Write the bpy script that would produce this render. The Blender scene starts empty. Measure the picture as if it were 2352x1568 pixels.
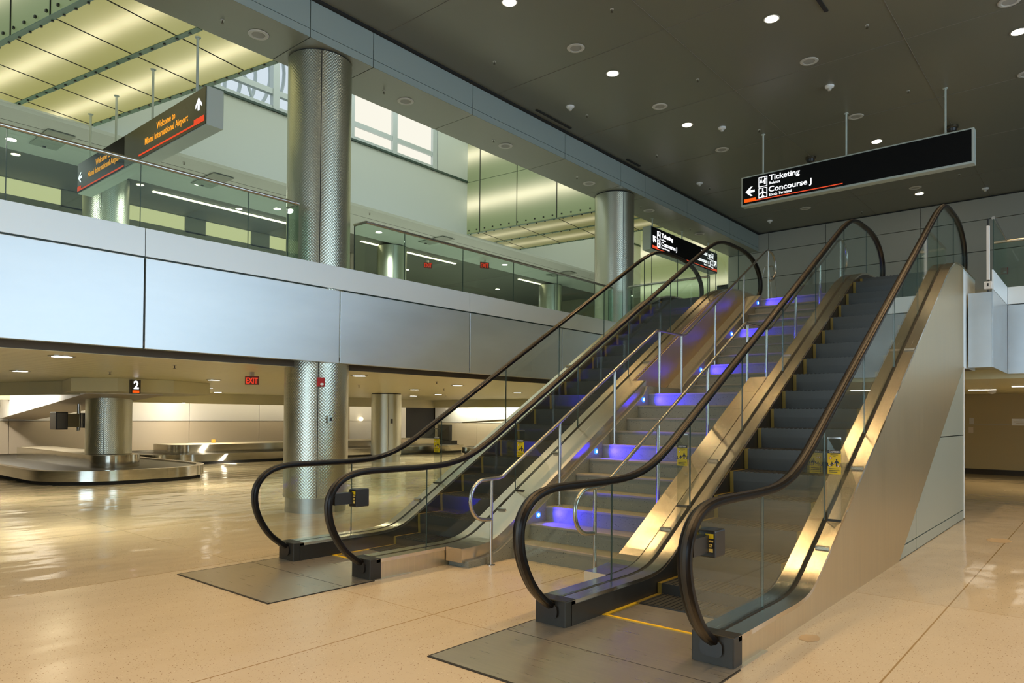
import bpy, math, random
from mathutils import Vector, Matrix, Euler
random.seed(7)
S = bpy.context.scene
COL = S.collection
PI = math.pi

# ------------------------------------------------------------------ camera, world, exposure
def rot_cam(yaw, pitch, roll):
    f = Vector((-math.sin(yaw)*math.cos(pitch), math.cos(yaw)*math.cos(pitch), math.sin(pitch)))
    r = Vector((math.cos(yaw), math.sin(yaw), 0)); u = r.cross(f)
    r2 = math.cos(roll)*r + math.sin(roll)*u; u2 = -math.sin(roll)*r + math.cos(roll)*u
    return Matrix((r2, u2, -f)).transposed().to_4x4()
cd = bpy.data.cameras.new('camera'); cam = bpy.data.objects.new('camera', cd); COL.objects.link(cam)
cd.sensor_width = 36; cd.sensor_fit = 'HORIZONTAL'; cd.lens = 36*1626.5/2352
cd.shift_y = (933.0-784.0)/2352; cd.clip_start = .05; cd.clip_end = 300
cam.matrix_world = Matrix.Translation((0, 0, 1.62)) @ rot_cam(.7038, .0149, .0075)
S.camera = cam
S.view_settings.view_transform = 'Standard'; S.view_settings.look = 'None'
S.view_settings.exposure = -0.12; S.view_settings.gamma = 1; S.view_settings.use_curve_mapping = False
W = bpy.data.worlds.new('sky'); S.world = W; W.use_nodes = True
bg = W.node_tree.nodes['Background']; bg.inputs[0].default_value = (.80, .92, 1, 1); bg.inputs[1].default_value = .9
S.cycles.use_denoising = True
S.cycles.max_bounces = 7; S.cycles.diffuse_bounces = 4; S.cycles.glossy_bounces = 4; S.cycles.transparent_max_bounces = 24
S.cycles.sample_clamp_indirect = 4; S.cycles.blur_glossy = .5; S.cycles.caustics_reflective = False; S.cycles.caustics_refractive = False

def area(name, loc, aim, sx, sy, power, color, spread=180):
    l = bpy.data.lights.new(name, 'AREA'); l.shape = 'RECTANGLE'; l.size = sx; l.size_y = sy
    l.energy = power; l.color = color; l.spread = math.radians(spread)
    o = bpy.data.objects.new(name, l); COL.objects.link(o); o.location = loc
    o.rotation_euler = Vector(aim).to_track_quat('-Z', 'Y').to_euler()
    return o
COOL = (.60, .82, 1.0)
# daylight through the windows behind and beside the camera, and down the atrium skylight
area('window_daylight', (-4.6, -5.9, 2.9), (0, 1, 0), 9, 4.6, 420, COOL)
area('window_daylight', (8.8, 10.0, 4.3), (-1, 0, 0), 15.6, 6.8, 900, COOL)
area('skylight_daylight', (-13.8, 12.0, 12.3), (0, 0, -1), 5, 30, 620, (.92, 1.0, .94))

# ------------------------------------------------------------------ materials
def newmat(name):
    m = bpy.data.materials.new(name); m.use_nodes = True
    nt = m.node_tree; b = nt.nodes['Principled BSDF']
    return m, nt, b
def N(nt, t, **k):
    n = nt.nodes.new(t)
    for a, v in k.items():
        if a in n.inputs: n.inputs[a].default_value = v
        else: setattr(n, a, v)
    return n
def mat(name, col, rough=.5, metal=0, emit=None, es=1, coat=0, spec=None):
    m, nt, b = newmat(name)
    b.inputs['Base Color'].default_value = (*col, 1); b.inputs['Roughness'].default_value = rough
    b.inputs['Metallic'].default_value = metal
    if coat: b.inputs['Coat Weight'].default_value = coat; b.inputs['Coat Roughness'].default_value = .05
    if spec is not None: b.inputs['Specular IOR Level'].default_value = spec
    if emit: b.inputs['Emission Color'].default_value = (*emit, 1); b.inputs['Emission Strength'].default_value = es
    return m
def objcoord(nt, scale):
    tc = N(nt, 'ShaderNodeTexCoord'); mp = N(nt, 'ShaderNodeMapping'); mp.inputs['Scale'].default_value = scale
    nt.links.new(tc.outputs['Object'], mp.inputs['Vector']); return mp
def brushed(name, col, rough, scale, amount=.12, bump=.0, metal=1.0, wave=0, aniso=0):
    """metal with fine brushing stretched along one axis and broad smudges"""
    m, nt, b = newmat(name); L = nt.links.new
    mp = objcoord(nt, scale); n = N(nt, 'ShaderNodeTexNoise'); n.inputs['Scale'].default_value = 1; n.inputs['Detail'].default_value = 4
    L(mp.outputs[0], n.inputs['Vector'])
    r = N(nt, 'ShaderNodeMapRange'); r.inputs[3].default_value = max(.03, rough-amount); r.inputs[4].default_value = rough+amount
    L(n.outputs[0], r.inputs[0]); L(r.outputs[0], b.inputs['Roughness'])
    cr = N(nt, 'ShaderNodeMapRange'); cr.inputs[3].default_value = .86; cr.inputs[4].default_value = 1.1
    L(n.outputs[0], cr.inputs[0]); mx = N(nt, 'ShaderNodeVectorMath', operation='SCALE'); mx.inputs[0].default_value = col
    L(cr.outputs[0], mx.inputs['Scale']); L(mx.outputs[0], b.inputs['Base Color'])
    b.inputs['Metallic'].default_value = metal
    if aniso:   # brushing spreads highlights across the deck
        b.inputs['Anisotropic'].default_value = aniso; c = N(nt, 'ShaderNodeCombineXYZ'); c.inputs[0].default_value = 1; L(c.outputs[0], b.inputs['Tangent'])
    if wave:   # gentle hand-finished waviness of thin sheet
        mp2 = objcoord(nt, (wave, wave, wave)); n2 = N(nt, 'ShaderNodeTexNoise'); n2.inputs['Scale'].default_value = 1; n2.inputs['Detail'].default_value = 1
        L(mp2.outputs[0], n2.inputs['Vector']); bp = N(nt, 'ShaderNodeBump'); bp.inputs['Strength'].default_value = .5; bp.inputs['Distance'].default_value = .012
        L(n2.outputs[0], bp.inputs['Height']); L(bp.outputs[0], b.inputs['Normal'])
    return m
def glass(name, tint, rough=0, ior=1.5):
    m = bpy.data.materials.new(name); m.use_nodes = True; nt = m.node_tree; nt.nodes.clear(); L = nt.links.new
    o = N(nt, 'ShaderNodeOutputMaterial'); mx = N(nt, 'ShaderNodeMixShader'); t = N(nt, 'ShaderNodeBsdfTransparent'); g = N(nt, 'ShaderNodeBsdfGlossy')
    t.inputs[0].default_value = (*tint, 1); g.inputs['Roughness'].default_value = rough; g.inputs[0].default_value = (.95, 1, .97, 1)
    lw = N(nt, 'ShaderNodeLayerWeight'); lw.inputs[0].default_value = .5
    pw = N(nt, 'ShaderNodeMath', operation='POWER'); pw.inputs[1].default_value = 5; L(lw.outputs['Facing'], pw.inputs[0])
    r0 = ((ior-1)/(ior+1))**2
    f = N(nt, 'ShaderNodeMath', operation='MULTIPLY_ADD'); f.inputs[1].default_value = 1-r0; f.inputs[2].default_value = r0; L(pw.outputs[0], f.inputs[0])
    L(f.outputs[0], mx.inputs[0]); L(t.outputs[0], mx.inputs[1]); L(g.outputs[0], mx.inputs[2]); L(mx.outputs[0], o.inputs[0])
    return m
def emis(name, col, s):
    m = bpy.data.materials.new(name); m.use_nodes = True; nt = m.node_tree; nt.nodes.clear()
    o = N(nt, 'ShaderNodeOutputMaterial'); e = N(nt, 'ShaderNodeEmission'); e.inputs[0].default_value = (*col, 1); e.inputs[1].default_value = s
    nt.links.new(e.outputs[0], o.inputs[0]); return m

def terrazzo(name, base, dark, light, rough, scale=1., joints=None, ripple=0):
    m, nt, b = newmat(name); L = nt.links.new
    mp = objcoord(nt, (1, 1, 1))
    big = N(nt, 'ShaderNodeTexNoise'); big.inputs['Scale'].default_value = .35; big.inputs['Detail'].default_value = 3; L(mp.outputs[0], big.inputs['Vector'])
    c0 = N(nt, 'ShaderNodeMix', data_type='RGBA'); c0.inputs[6].default_value = (*[x*.93 for x in base], 1); c0.inputs[7].default_value = (*[min(1, x*1.06) for x in base], 1)
    L(big.outputs[0], c0.inputs[0]); cur = c0.outputs[2]
    for sc, th, col in ((75*scale, .17, dark), (48*scale, .13, light), (110*scale, .2, [x*.75 for x in base])):
        v = N(nt, 'ShaderNodeTexVoronoi'); v.inputs['Scale'].default_value = sc; L(mp.outputs[0], v.inputs['Vector'])
        cmp_ = N(nt, 'ShaderNodeMath', operation='LESS_THAN'); cmp_.inputs[1].default_value = th; L(v.outputs['Distance'], cmp_.inputs[0])
        sp = N(nt, 'ShaderNodeSeparateColor'); L(v.outputs['Color'], sp.inputs[0])
        pick = N(nt, 'ShaderNodeMath', operation='GREATER_THAN'); pick.inputs[1].default_value = .45; L(sp.outputs[0], pick.inputs[0])
        mul = N(nt, 'ShaderNodeMath', operation='MULTIPLY'); L(cmp_.outputs[0], mul.inputs[0]); L(pick.outputs[0], mul.inputs[1])
        mx = N(nt, 'ShaderNodeMix', data_type='RGBA'); mx.inputs[7].default_value = (*col, 1); L(mul.outputs[0], mx.inputs[0]); L(cur, mx.inputs[6]); cur = mx.outputs[2]
    if joints:   # thin metal divider strips on a square grid: (x0, y0, pitch)
        s = N(nt, 'ShaderNodeSeparateXYZ'); L(mp.outputs[0], s.inputs[0]); outs = []
        for i, o0, w in ((0, joints[0], .006), (1, joints[1], .003)):
            a = N(nt, 'ShaderNodeMath', operation='SUBTRACT'); a.inputs[1].default_value = o0; L(s.outputs[i], a.inputs[0])
            p = N(nt, 'ShaderNodeMath', operation='PINGPONG'); p.inputs[1].default_value = joints[2]/2; L(a.outputs[0], p.inputs[0])
            c = N(nt, 'ShaderNodeMath', operation='LESS_THAN'); c.inputs[1].default_value = w; L(p.outputs[0], c.inputs[0]); outs.append(c)
        mxm = N(nt, 'ShaderNodeMath', operation='MAXIMUM'); L(outs[0].outputs[0], mxm.inputs[0]); L(outs[1].outputs[0], mxm.inputs[1])
        mx = N(nt, 'ShaderNodeMix', data_type='RGBA'); mx.inputs[7].default_value = (.30, .20, .08, 1); L(mxm.outputs[0], mx.inputs[0]); L(cur, mx.inputs[6]); cur = mx.outputs[2]
    L(cur, b.inputs['Base Color']); b.inputs['Roughness'].default_value = rough
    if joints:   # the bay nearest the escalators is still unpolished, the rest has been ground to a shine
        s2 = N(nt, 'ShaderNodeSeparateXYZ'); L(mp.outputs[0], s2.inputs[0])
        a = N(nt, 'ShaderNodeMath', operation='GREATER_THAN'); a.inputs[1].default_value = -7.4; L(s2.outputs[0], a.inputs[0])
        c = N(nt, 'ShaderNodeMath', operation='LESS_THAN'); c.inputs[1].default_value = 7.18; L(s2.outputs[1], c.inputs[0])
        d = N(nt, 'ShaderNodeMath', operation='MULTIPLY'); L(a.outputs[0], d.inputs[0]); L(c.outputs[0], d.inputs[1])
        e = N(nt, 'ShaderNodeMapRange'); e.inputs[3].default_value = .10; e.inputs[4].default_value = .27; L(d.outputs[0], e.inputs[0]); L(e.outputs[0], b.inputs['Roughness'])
    if ripple:
        mp2 = objcoord(nt, (1.6, .8, 1)); n2 = N(nt, 'ShaderNodeTexNoise'); n2.inputs['Scale'].default_value = 1; n2.inputs['Detail'].default_value = 2
        L(mp2.outputs[0], n2.inputs['Vector']); bp = N(nt, 'ShaderNodeBump'); bp.inputs['Strength'].default_value = 1; bp.inputs['Distance'].default_value = ripple
        L(n2.outputs[0], bp.inputs['Height']); L(bp.outputs[0], b.inputs['Normal'])
    return m

M = {}
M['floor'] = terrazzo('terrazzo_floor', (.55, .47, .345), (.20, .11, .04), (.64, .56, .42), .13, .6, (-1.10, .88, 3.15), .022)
M['stair'] = terrazzo('terrazzo_stair', (.27, .26, .20), (.03, .03, .03), (.42, .40, .34), .4, .6)
M['nosing'] = mat('stair_nosing', (.34, .30, .23), .5)
M['steel'] = brushed('brushed_steel', (.80, .72, .60), .25, (90, 2, 3), .05, wave=.8, aniso=.8)
M['steel_side'] = brushed('brushed_steel_side', (.70, .58, .38), .36, (2, 60, 1.2), .06, metal=.95, wave=.6)
M['steel_pol'] = brushed('polished_steel', (.66, .64, .56), .13, (3, 3, 40), .05, wave=1.5)
M['rail'] = mat('satin_rail', (.55, .53, .49), .26, 1)
M['dark_metal'] = brushed('dark_metal', (.035, .031, .024), .45, (8, 8, 8), .1, metal=.3)
M['skirt'] = brushed('dark_skirt', (.035, .03, .025), .35, (4, 30, 4), .1, metal=.3)
M['rubber'] = mat('black_rubber', (.008, .006, .005), .33, 0, spec=.2)
M['black'] = mat('black_plastic', (.018, .016, .014), .35)
M['black_gap'] = mat('shadow_gap', (.015, .015, .014), .8)
M['step'] = brushed('step_aluminium', (.05, .05, .044), .42, (260, 3, 3), .08, metal=.4)
M['yellow'] = mat('yellow_paint', (.24, .165, .02), .5)
M['plate'] = brushed('floor_plate_steel', (.66, .60, .50), .30, (3, 40, 3), .08, metal=.85)
M['glass'] = glass('balustrade_glass', (.92, .95, .925))
M['rail_glass'] = glass('railing_glass', (.84, .92, .88))
M['acrylic'] = glass('clear_acrylic', (.93, .94, .92), 0, 1.4)
M['glass_edge'] = mat('glass_edge', (.04, .075, .06), .3)
M['fascia'] = brushed('fascia_panel', (.80, .86, .90), .44, (2, .6, 2), .03, metal=.88)
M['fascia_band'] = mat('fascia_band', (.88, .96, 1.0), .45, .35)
M['beam'] = mat('beam_panel', (.36, .43, .41), .42, .1)
M['soffit'] = mat('soffit_grey', (.21, .215, .165), .36, 0)
M['ceil'] = mat('hall_ceiling', (.165, .16, .12), .34, 0)
M['soffit_in'] = mat('soffit_inner', (.57, .60, .55), .6)
M['recess'] = mat('recess_ceiling_shaded', (.10, .10, .08), .6)  # shade beyond the soffit edge is put into this darker colour
M['wall_pale'] = mat('atrium_wall', (.70, .74, .70), .6)
M['wall_far'] = mat('far_wall_panel', (.38, .37, .31), .45)
M['wall_olive'] = mat('upper_inner_wall', (.22, .21, .14), .6)
M['wall_low'] = mat('lower_wall', (.62, .53, .40), .4)
M['wall_white'] = mat('white_wall', (.86, .84, .80), .6)
M['white'] = mat('white_paint', (.85, .85, .83), .45)
M['lip'] = mat('sign_case', (.52, .57, .51), .45, .1)
M['win_frame'] = mat('window_frame', (.62, .68, .70), .4, .2)
M['red'] = mat('alarm_red', (.45, .02, .02), .35)
M['disc'] = mat('speaker_white', (.55, .53, .47), .5)
M['grille'] = mat('speaker_grille', (.34, .33, .29), .7)
M['sprk'] = mat('sprinkler_brass', (.10, .08, .05), .4, .6)
M['lamp'] = emis('downlight_lens', (1, .90, .70), 30)
M['lamp_low'] = emis('lower_fixture_lens', (1, .93, .78), 9)
M['cove'] = emis('cove_tube', (1, .9, .75), 8)
M['lin'] = emis('linear_lens', (1, .86, .55), 5)
M['sign_black'] = mat('sign_black', (.004, .004, .004), .6, spec=.15)
M['sign_white'] = emis('sign_white', (.95, .97, 1), 1.6)
M['sign_red'] = emis('sign_red', (1, .10, .035), .9)
M['sign_orange'] = emis('sign_orange', (1, .12, .01), 1.1)
M['led_text'] = emis('led_amber', (1, .40, .04), 1.1)
M['exit_red'] = emis('exit_red', (1, .07, .03), .9)
M['blue_led'] = emis('blue_led', (.02, .10, 1), 5)
M['blue_core'] = emis('blue_led_core', (.35, .75, 1), 9)
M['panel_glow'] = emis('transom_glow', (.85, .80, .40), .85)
M['concrete'] = mat('dark_void', (.12, .11, .09), .8)

def slat_ceiling():
    m, nt, b = newmat('slat_ceiling'); L = nt.links.new
    mp = objcoord(nt, (1, 1, 1)); w = N(nt, 'ShaderNodeTexWave', bands_direction='Y'); w.inputs['Scale'].default_value = 1.6
    w.inputs['Distortion'].default_value = .6; w.inputs['Detail Scale'].default_value = .5
    L(mp.outputs[0], w.inputs['Vector']); bp = N(nt, 'ShaderNodeBump'); bp.inputs['Distance'].default_value = .012; bp.inputs['Strength'].default_value = .4
    L(w.outputs[0], bp.inputs['Height']); L(bp.outputs[0], b.inputs['Normal'])
    b.inputs['Base Color'].default_value = (.80, .76, .48, 1); b.inputs['Roughness'].default_value = .32; b.inputs['Metallic'].default_value = 0
    return m
M['slat'] = slat_ceiling()
def column_metal():
    """satin cladding with rows of small dimples"""
    m, nt, b = newmat('column_cladding'); L = nt.links.new
    tc = N(nt, 'ShaderNodeTexCoord'); s = N(nt, 'ShaderNodeSeparateXYZ'); L(tc.outputs['Object'], s.inputs[0])
    at = N(nt, 'ShaderNodeMath', operation='ARCTAN2'); L(s.outputs[1], at.inputs[0]); L(s.outputs[0], at.inputs[1])
    k = N(nt, 'ShaderNodeMath', operation='MULTIPLY'); k.inputs[1].default_value = .54; L(at.outputs[0], k.inputs[0])
    c = N(nt, 'ShaderNodeCombineXYZ'); L(k.outputs[0], c.inputs[0]); L(s.outputs[2], c.inputs[1])
    rt = N(nt, 'ShaderNodeMapping'); rt.inputs['Rotation'].default_value = (0, 0, PI/4); rt.inputs['Scale'].default_value = (28, 28, 1); L(c.outputs[0], rt.inputs[0])
    v = N(nt, 'ShaderNodeTexVoronoi'); v.inputs['Randomness'].default_value = 0; v.inputs['Scale'].default_value = 1; L(rt.outputs[0], v.inputs['Vector'])
    bp = N(nt, 'ShaderNodeBump'); bp.inputs['Distance'].default_value = .008; bp.inputs['Strength'].default_value = .5; L(v.outputs['Distance'], bp.inputs['Height']); L(bp.outputs[0], b.inputs['Normal'])
    b.inputs['Base Color'].default_value = (.60, .61, .51, 1); b.inputs['Metallic'].default_value = .95; b.inputs['Roughness'].default_value = .30
    return m
M['column'] = column_metal()
M['column_base'] = mat('column_base', (.46, .46, .42), .38, .8)
def lantern_mat(name, axis, centres, width, lo, hi, s):
    """frosted glass lit from behind by fluorescent tubes running along it"""
    m = bpy.data.materials.new(name); m.use_nodes = True; nt = m.node_tree; L = nt.links.new
    b = nt.nodes['Principled BSDF']; b.inputs['Base Color'].default_value = (.07, .08, .045, 1); b.inputs['Roughness'].default_value = .3
    tc = N(nt, 'ShaderNodeTexCoord'); s3 = N(nt, 'ShaderNodeSeparateXYZ'); L(tc.outputs['Object'], s3.inputs[0])
    nz = N(nt, 'ShaderNodeTexNoise'); nz.inputs['Scale'].default_value = .8; L(tc.outputs['Object'], nz.inputs['Vector'])
    tot = None
    for c in centres:
        a = N(nt, 'ShaderNodeMath', operation='SUBTRACT'); L(s3.outputs[axis], a.inputs[0]); a.inputs[1].default_value = c
        q = N(nt, 'ShaderNodeMath', operation='DIVIDE'); q.inputs[1].default_value = width; L(a.outputs[0], q.inputs[0])
        p = N(nt, 'ShaderNodeMath', operation='MULTIPLY'); L(q.outputs[0], p.inputs[0]); L(q.outputs[0], p.inputs[1])
        ad = N(nt, 'ShaderNodeMath', operation='ADD'); ad.inputs[1].default_value = 1; L(p.outputs[0], ad.inputs[0])
        p2 = N(nt, 'ShaderNodeMath', operation='MULTIPLY'); L(ad.outputs[0], p2.inputs[0]); L(ad.outputs[0], p2.inputs[1])
        iv = N(nt, 'ShaderNodeMath', operation='DIVIDE'); iv.inputs[0].default_value = 1; L(p2.outputs[0], iv.inputs[1])
        if tot is None: tot = iv
        else:
            t2 = N(nt, 'ShaderNodeMath', operation='ADD'); L(tot.outputs[0], t2.inputs[0]); L(iv.outputs[0], t2.inputs[1]); tot = t2
    nm = N(nt, 'ShaderNodeMapRange'); nm.inputs[3].default_value = .75; nm.inputs[4].default_value = 1.2; L(nz.outputs[0], nm.inputs[0])
    tm = N(nt, 'ShaderNodeMath', operation='MULTIPLY', use_clamp=True); L(tot.outputs[0], tm.inputs[0]); L(nm.outputs[0], tm.inputs[1])
    mx = N(nt, 'ShaderNodeMix', data_type='RGBA'); mx.inputs[6].default_value = (*lo, 1); mx.inputs[7].default_value = (*hi, 1); L(tm.outputs[0], mx.inputs[0])
    L(mx.outputs[2], b.inputs['Emission Color']); b.inputs['Emission Strength'].default_value = s
    return m

# ------------------------------------------------------------------ mesh helpers
class MB:
    def __init__(s): s.v = []; s.f = []; s.m = []; s.sm = []
    def face(s, idx, mi=0, sm=False): s.f.append(idx); s.m.append(mi); s.sm.append(sm)
    def box(s, x0, x1, y0, y1, z0, z1, mi=0):
        if x0 > x1: x0, x1 = x1, x0
        if y0 > y1: y0, y1 = y1, y0
        b = len(s.v); s.v += [(x0, y0, z0), (x1, y0, z0), (x1, y1, z0), (x0, y1, z0), (x0, y0, z1), (x1, y0, z1), (x1, y1, z1), (x0, y1, z1)]
        for q in ((3, 2, 1, 0), (4, 5, 6, 7), (0, 1, 5, 4), (1, 2, 6, 5), (2, 3, 7, 6), (3, 0, 4, 7)): s.face([b+i for i in q], mi)
        return s
    def quadbox(s, base, z0, z1, mi=0):
        """prism over a plan polygon (counter-clockwise)"""
        n = len(base); b = len(s.v); s.v += [(x, y, z0) for x, y in base] + [(x, y, z1) for x, y in base]
        s.face([b+i for i in range(n)][::-1], mi); s.face([b+n+i for i in range(n)], mi)
        for i in range(n): j = (i+1) % n; s.face([b+i, b+j, b+n+j, b+n+i], mi)
        return s
    def prof_x(s, pts, x0, x1, mi=0):
        """prism of a (y,z) polygon between two x"""
        n = len(pts); b = len(s.v); s.v += [(x0, y, z) for y, z in pts] + [(x1, y, z) for y, z in pts]
        s.face([b+i for i in range(n)], mi); s.face([b+n+i for i in range(n)][::-1], mi)
        for i in range(n): j = (i+1) % n; s.face([b+i, b+n+i, b+n+j, b+j], mi)
        return s
    def strip_x(s, top, bot, x0, x1, mi=0, sm=False):
        """solid between two equally sampled (y,z) lines, from x0 to x1"""
        n = len(top); b = len(s.v)
        for (ya, za), (yb, zb) in zip(top, bot): s.v += [(x0, ya, za), (x1, ya, za), (x1, yb, zb), (x0, yb, zb)]
        for i in range(n-1):
            a = b+4*i; c = a+4
            for k in range(4): l = (k+1) % 4; s.face([a+k, a+l, c+l, c+k], mi, sm)
        s.face([b, b+3, b+2, b+1], mi); e = b+4*(n-1); s.face([e, e+1, e+2, e+3], mi)
        return s
    def tube(s, path, r, n=10, mi=0, cap=True, flat=None):
        """round (or flat=(half width, half thickness)) bar along a 3-D path"""
        P = [Vector(p) for p in path]; b = len(s.v); k = len(P); prev = None
        for i, p in enumerate(P):
            t = (P[min(i+1, k-1)]-P[max(i-1, 0)]).normalized()
            if prev is None:
                a = Vector((1, 0, 0)) if abs(t.x) < .9 else Vector((0, 1, 0))
            else: a = prev
            a = (a-t*a.dot(t)).normalized(); c = t.cross(a); prev = a
            for j in range(n):
                w = 2*PI*j/n
                if flat:
                    cw, sw = math.cos(w), math.sin(w)
                    q = p + a*(flat[0]*math.copysign(abs(cw)**.6, cw)) + c*(flat[1]*math.copysign(abs(sw)**.6, sw))
                else: q = p + a*(r*math.cos(w)) + c*(r*math.sin(w))
                s.v.append(tuple(q))
        for i in range(k-1):
            for j in range(n): l = (j+1) % n; s.face([b+i*n+j, b+i*n+l, b+(i+1)*n+l, b+(i+1)*n+j], mi, True)
        if cap: s.face([b+j for j in range(n)][::-1], mi); s.face([b+(k-1)*n+j for j in range(n)], mi)
        return s
    def rev(s, prof, c, n=32, mi=0, sm=True):
        """(r,z) outline turned about a vertical axis"""
        b = len(s.v); k = len(prof)
        for r, z in prof:
            for j in range(n): w = 2*PI*j/n; s.v.append((c[0]+r*math.cos(w), c[1]+r*math.sin(w), c[2]+z))
        for i in range(k-1):
            for j in range(n): l = (j+1) % n; s.face([b+i*n+j, b+i*n+l, b+(i+1)*n+l, b+(i+1)*n+j], mi, sm)
        s.face([b+j for j in range(n)][::-1], mi); s.face([b+(k-1)*n+j for j in range(n)], mi)
        return s
    def poly(s, pts, mi=0):
        b = len(s.v); s.v += [tuple(p) for p in pts]; s.face(list(range(b, b+len(pts))), mi); return s
    def build(s, name, mats, parent=None, bevel=0, **tags):
        if not isinstance(mats, (list, tuple)): mats = [mats]
        me = bpy.data.meshes.new(name); off = worldloc(parent) if parent else Vector((0, 0, 0))
        me.from_pydata([tuple(Vector(v)-off) for v in s.v], [], s.f)
        for m_ in mats: me.materials.append(m_)
        me.polygons.foreach_set('material_index', s.m); me.polygons.foreach_set('use_smooth', s.sm)
        import bmesh
        bm = bmesh.new(); bm.from_mesh(me); bmesh.ops.recalc_face_normals(bm, faces=bm.faces); bm.to_mesh(me); bm.free()
        if any(s.sm): me.set_sharp_from_angle(angle=math.radians(32))
        me.update()
        o = bpy.data.objects.new(name, me); COL.objects.link(o)
        if parent: o.parent = parent
        if bevel:
            md = o.modifiers.new('bevel', 'BEVEL'); md.width = bevel; md.segments = 2; md.limit_method = 'ANGLE'
        for k, v in tags.items(): o[k] = v
        return o
def worldloc(o):
    v = Vector((0, 0, 0))
    while o is not None: v += o.location; o = o.parent
    return v
def thing(name, loc, label, cat, group=None):
    o = bpy.data.objects.new(name, None); COL.objects.link(o); o.location = loc; o.empty_display_size = .1
    o['label'] = label; o['category'] = cat
    if group: o['group'] = group
    return o
def struct(name, mb, mats, bevel=0): return mb.build(name, mats, None, bevel, kind='structure')
def dup(root, loc, label=None, group=None):
    r = root.copy(); COL.objects.link(r); r.location = loc
    if label: r['label'] = label
    if group: r['group'] = group
    def rec(a, b):
        for ch in list(a.children):
            c = ch.copy(); COL.objects.link(c); c.parent = b; rec(ch, c)
    rec(root, r); return r
ORD = ['nearest', 'second nearest', 'third nearest', 'fourth nearest', 'fifth nearest', 'sixth nearest', 'seventh nearest', 'eighth nearest', 'ninth nearest', 'tenth nearest', 'eleventh nearest', 'twelfth nearest', 'thirteenth nearest', 'fourteenth nearest']
def spread_out(proto, pts, z, what, group):
    """copies of a small ceiling item, told apart by distance from the viewer"""
    pts = sorted(pts, key=lambda p: p[0]**2+p[1]**2)
    for i, p in enumerate(pts):
        lab = '%s, %s of %d' % (what, ORD[i], len(pts))
        if i == 0: proto.location = (p[0], p[1], z); proto['label'] = lab; proto['group'] = group
        else: dup(proto, (p[0], p[1], z), lab, group)
def text_mb(body, h, bold=.0, width=None, depth=.006):
    """lettering as a mesh in x (reading direction) and y (up); h = capital height"""
    cu = bpy.data.curves.new('t', 'FONT'); cu.body = body; cu.size = h/.70; cu.offset = bold; cu.extrude = depth/2; cu.resolution_u = 3
    o = bpy.data.objects.new('t', cu); COL.objects.link(o); bpy.context.view_layer.update()
    me = bpy.data.meshes.new_from_object(o.evaluated_get(bpy.context.evaluated_depsgraph_get()))
    v = [tuple(x.co) for x in me.vertices]; f = [list(p.vertices) for p in me.polygons]
    bpy.data.objects.remove(o); bpy.data.curves.remove(cu); bpy.data.meshes.remove(me)
    if v and width:
        x0 = min(p[0] for p in v); x1 = max(p[0] for p in v); k = width/(x1-x0); v = [((p[0]-x0)*k, p[1], p[2]) for p in v]
    return v, f
def put_text(mb, body, h, org, right, bold=0, width=None, mi=0):
    v, f = text_mb(body, h, bold, width); R = Vector(right); U = Vector((0, 0, 1)); Nn = R.cross(U); b = len(mb.v); o = Vector(org)
    mb.v += [tuple(o+R*p[0]+U*p[1]+Nn*p[2]) for p in v]
    for q in f: mb.face([b+i for i in q], mi)
def flat_shape(mb, pts, org, right, mi=0, d=.006):
    """thin raised outline in a sign's plane"""
    R = Vector(right); U = Vector((0, 0, 1)); Nn = R.cross(U); o = Vector(org); n = len(pts); b = len(mb.v)
    for k in (0, d): mb.v += [tuple(o+R*p[0]+U*p[1]+Nn*k) for p in pts]
    mb.face([b+i for i in range(n)][::-1], mi); mb.face([b+n+i for i in range(n)], mi)
    for i in range(n): j = (i+1) % n; mb.face([b+i, b+j, b+n+j, b+n+i], mi)
def rect(x0, y0, x1, y1): return [(x0, y0), (x1, y0), (x1, y1), (x0, y1)]
def arrow(cx, cy, s, ang):
    pts = [(-.5, 0), (.05, .5), (.28, .5), (-.08, .13), (.5, .13), (.5, -.13), (-.08, -.13), (.28, -.5), (.05, -.5)]
    c, si = math.cos(ang), math.sin(ang)
    return [(cx+s*(x*c-y*si), cy+s*(x*si+y*c)) for x, y in pts]

# ------------------------------------------------------------------ the setting
XL, XR, YB, YF = -9.87, 9.0, -6.0, 25.5
struct('floor', MB().box(-34, XR, YB, 36, -.3, 0), M['floor'])
mb = MB().box(XL+.02, XR, YB, YF, 8.38, 8.6)
struct('ceiling', mb, M['ceil'])
g = MB(); g.box(XL-.02, XL+.06, YB, YF, 8.345, 8.385)
g.box(XL, XR, YF-.04, YF, 8.352, 8.3795); struct('trim_1', g, M['black_gap'])
# faint ceiling panel joints
g = MB()
for x in (-7.47+1.56, -4.35+1.56, -1.25+1.56): g.box(x-.004, x+.004, YB, YF, 8.372, 8.381)
for y in range(-10, 26, 3): g.box(XL+.05, XR, y-.004, y+.004, 8.372, 8.381)
struct('trim_2', g, mat('joint', (.2, .18, .14), .6))
# slot diffusers by the ceiling edge
for i, (x, y0, y1) in enumerate(((-9.64, 12.1, 13.4), (-9.66, 15.95, 16.6), (-3.59, 11.3, 12.2))):
    t = MB().box(x-.03, x+.03, y0, y1, 8.36, 8.379).build('slot_diffuser', M['black_gap'])
    t['label'] = ('narrow black air slot in the hall ceiling beside the beam, nearer one', 'narrow black air slot in the hall ceiling beside the beam, farther one', 'black air slot in the hall ceiling at the top edge of the photo')[i]; t['category'] = 'air vent'
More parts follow.
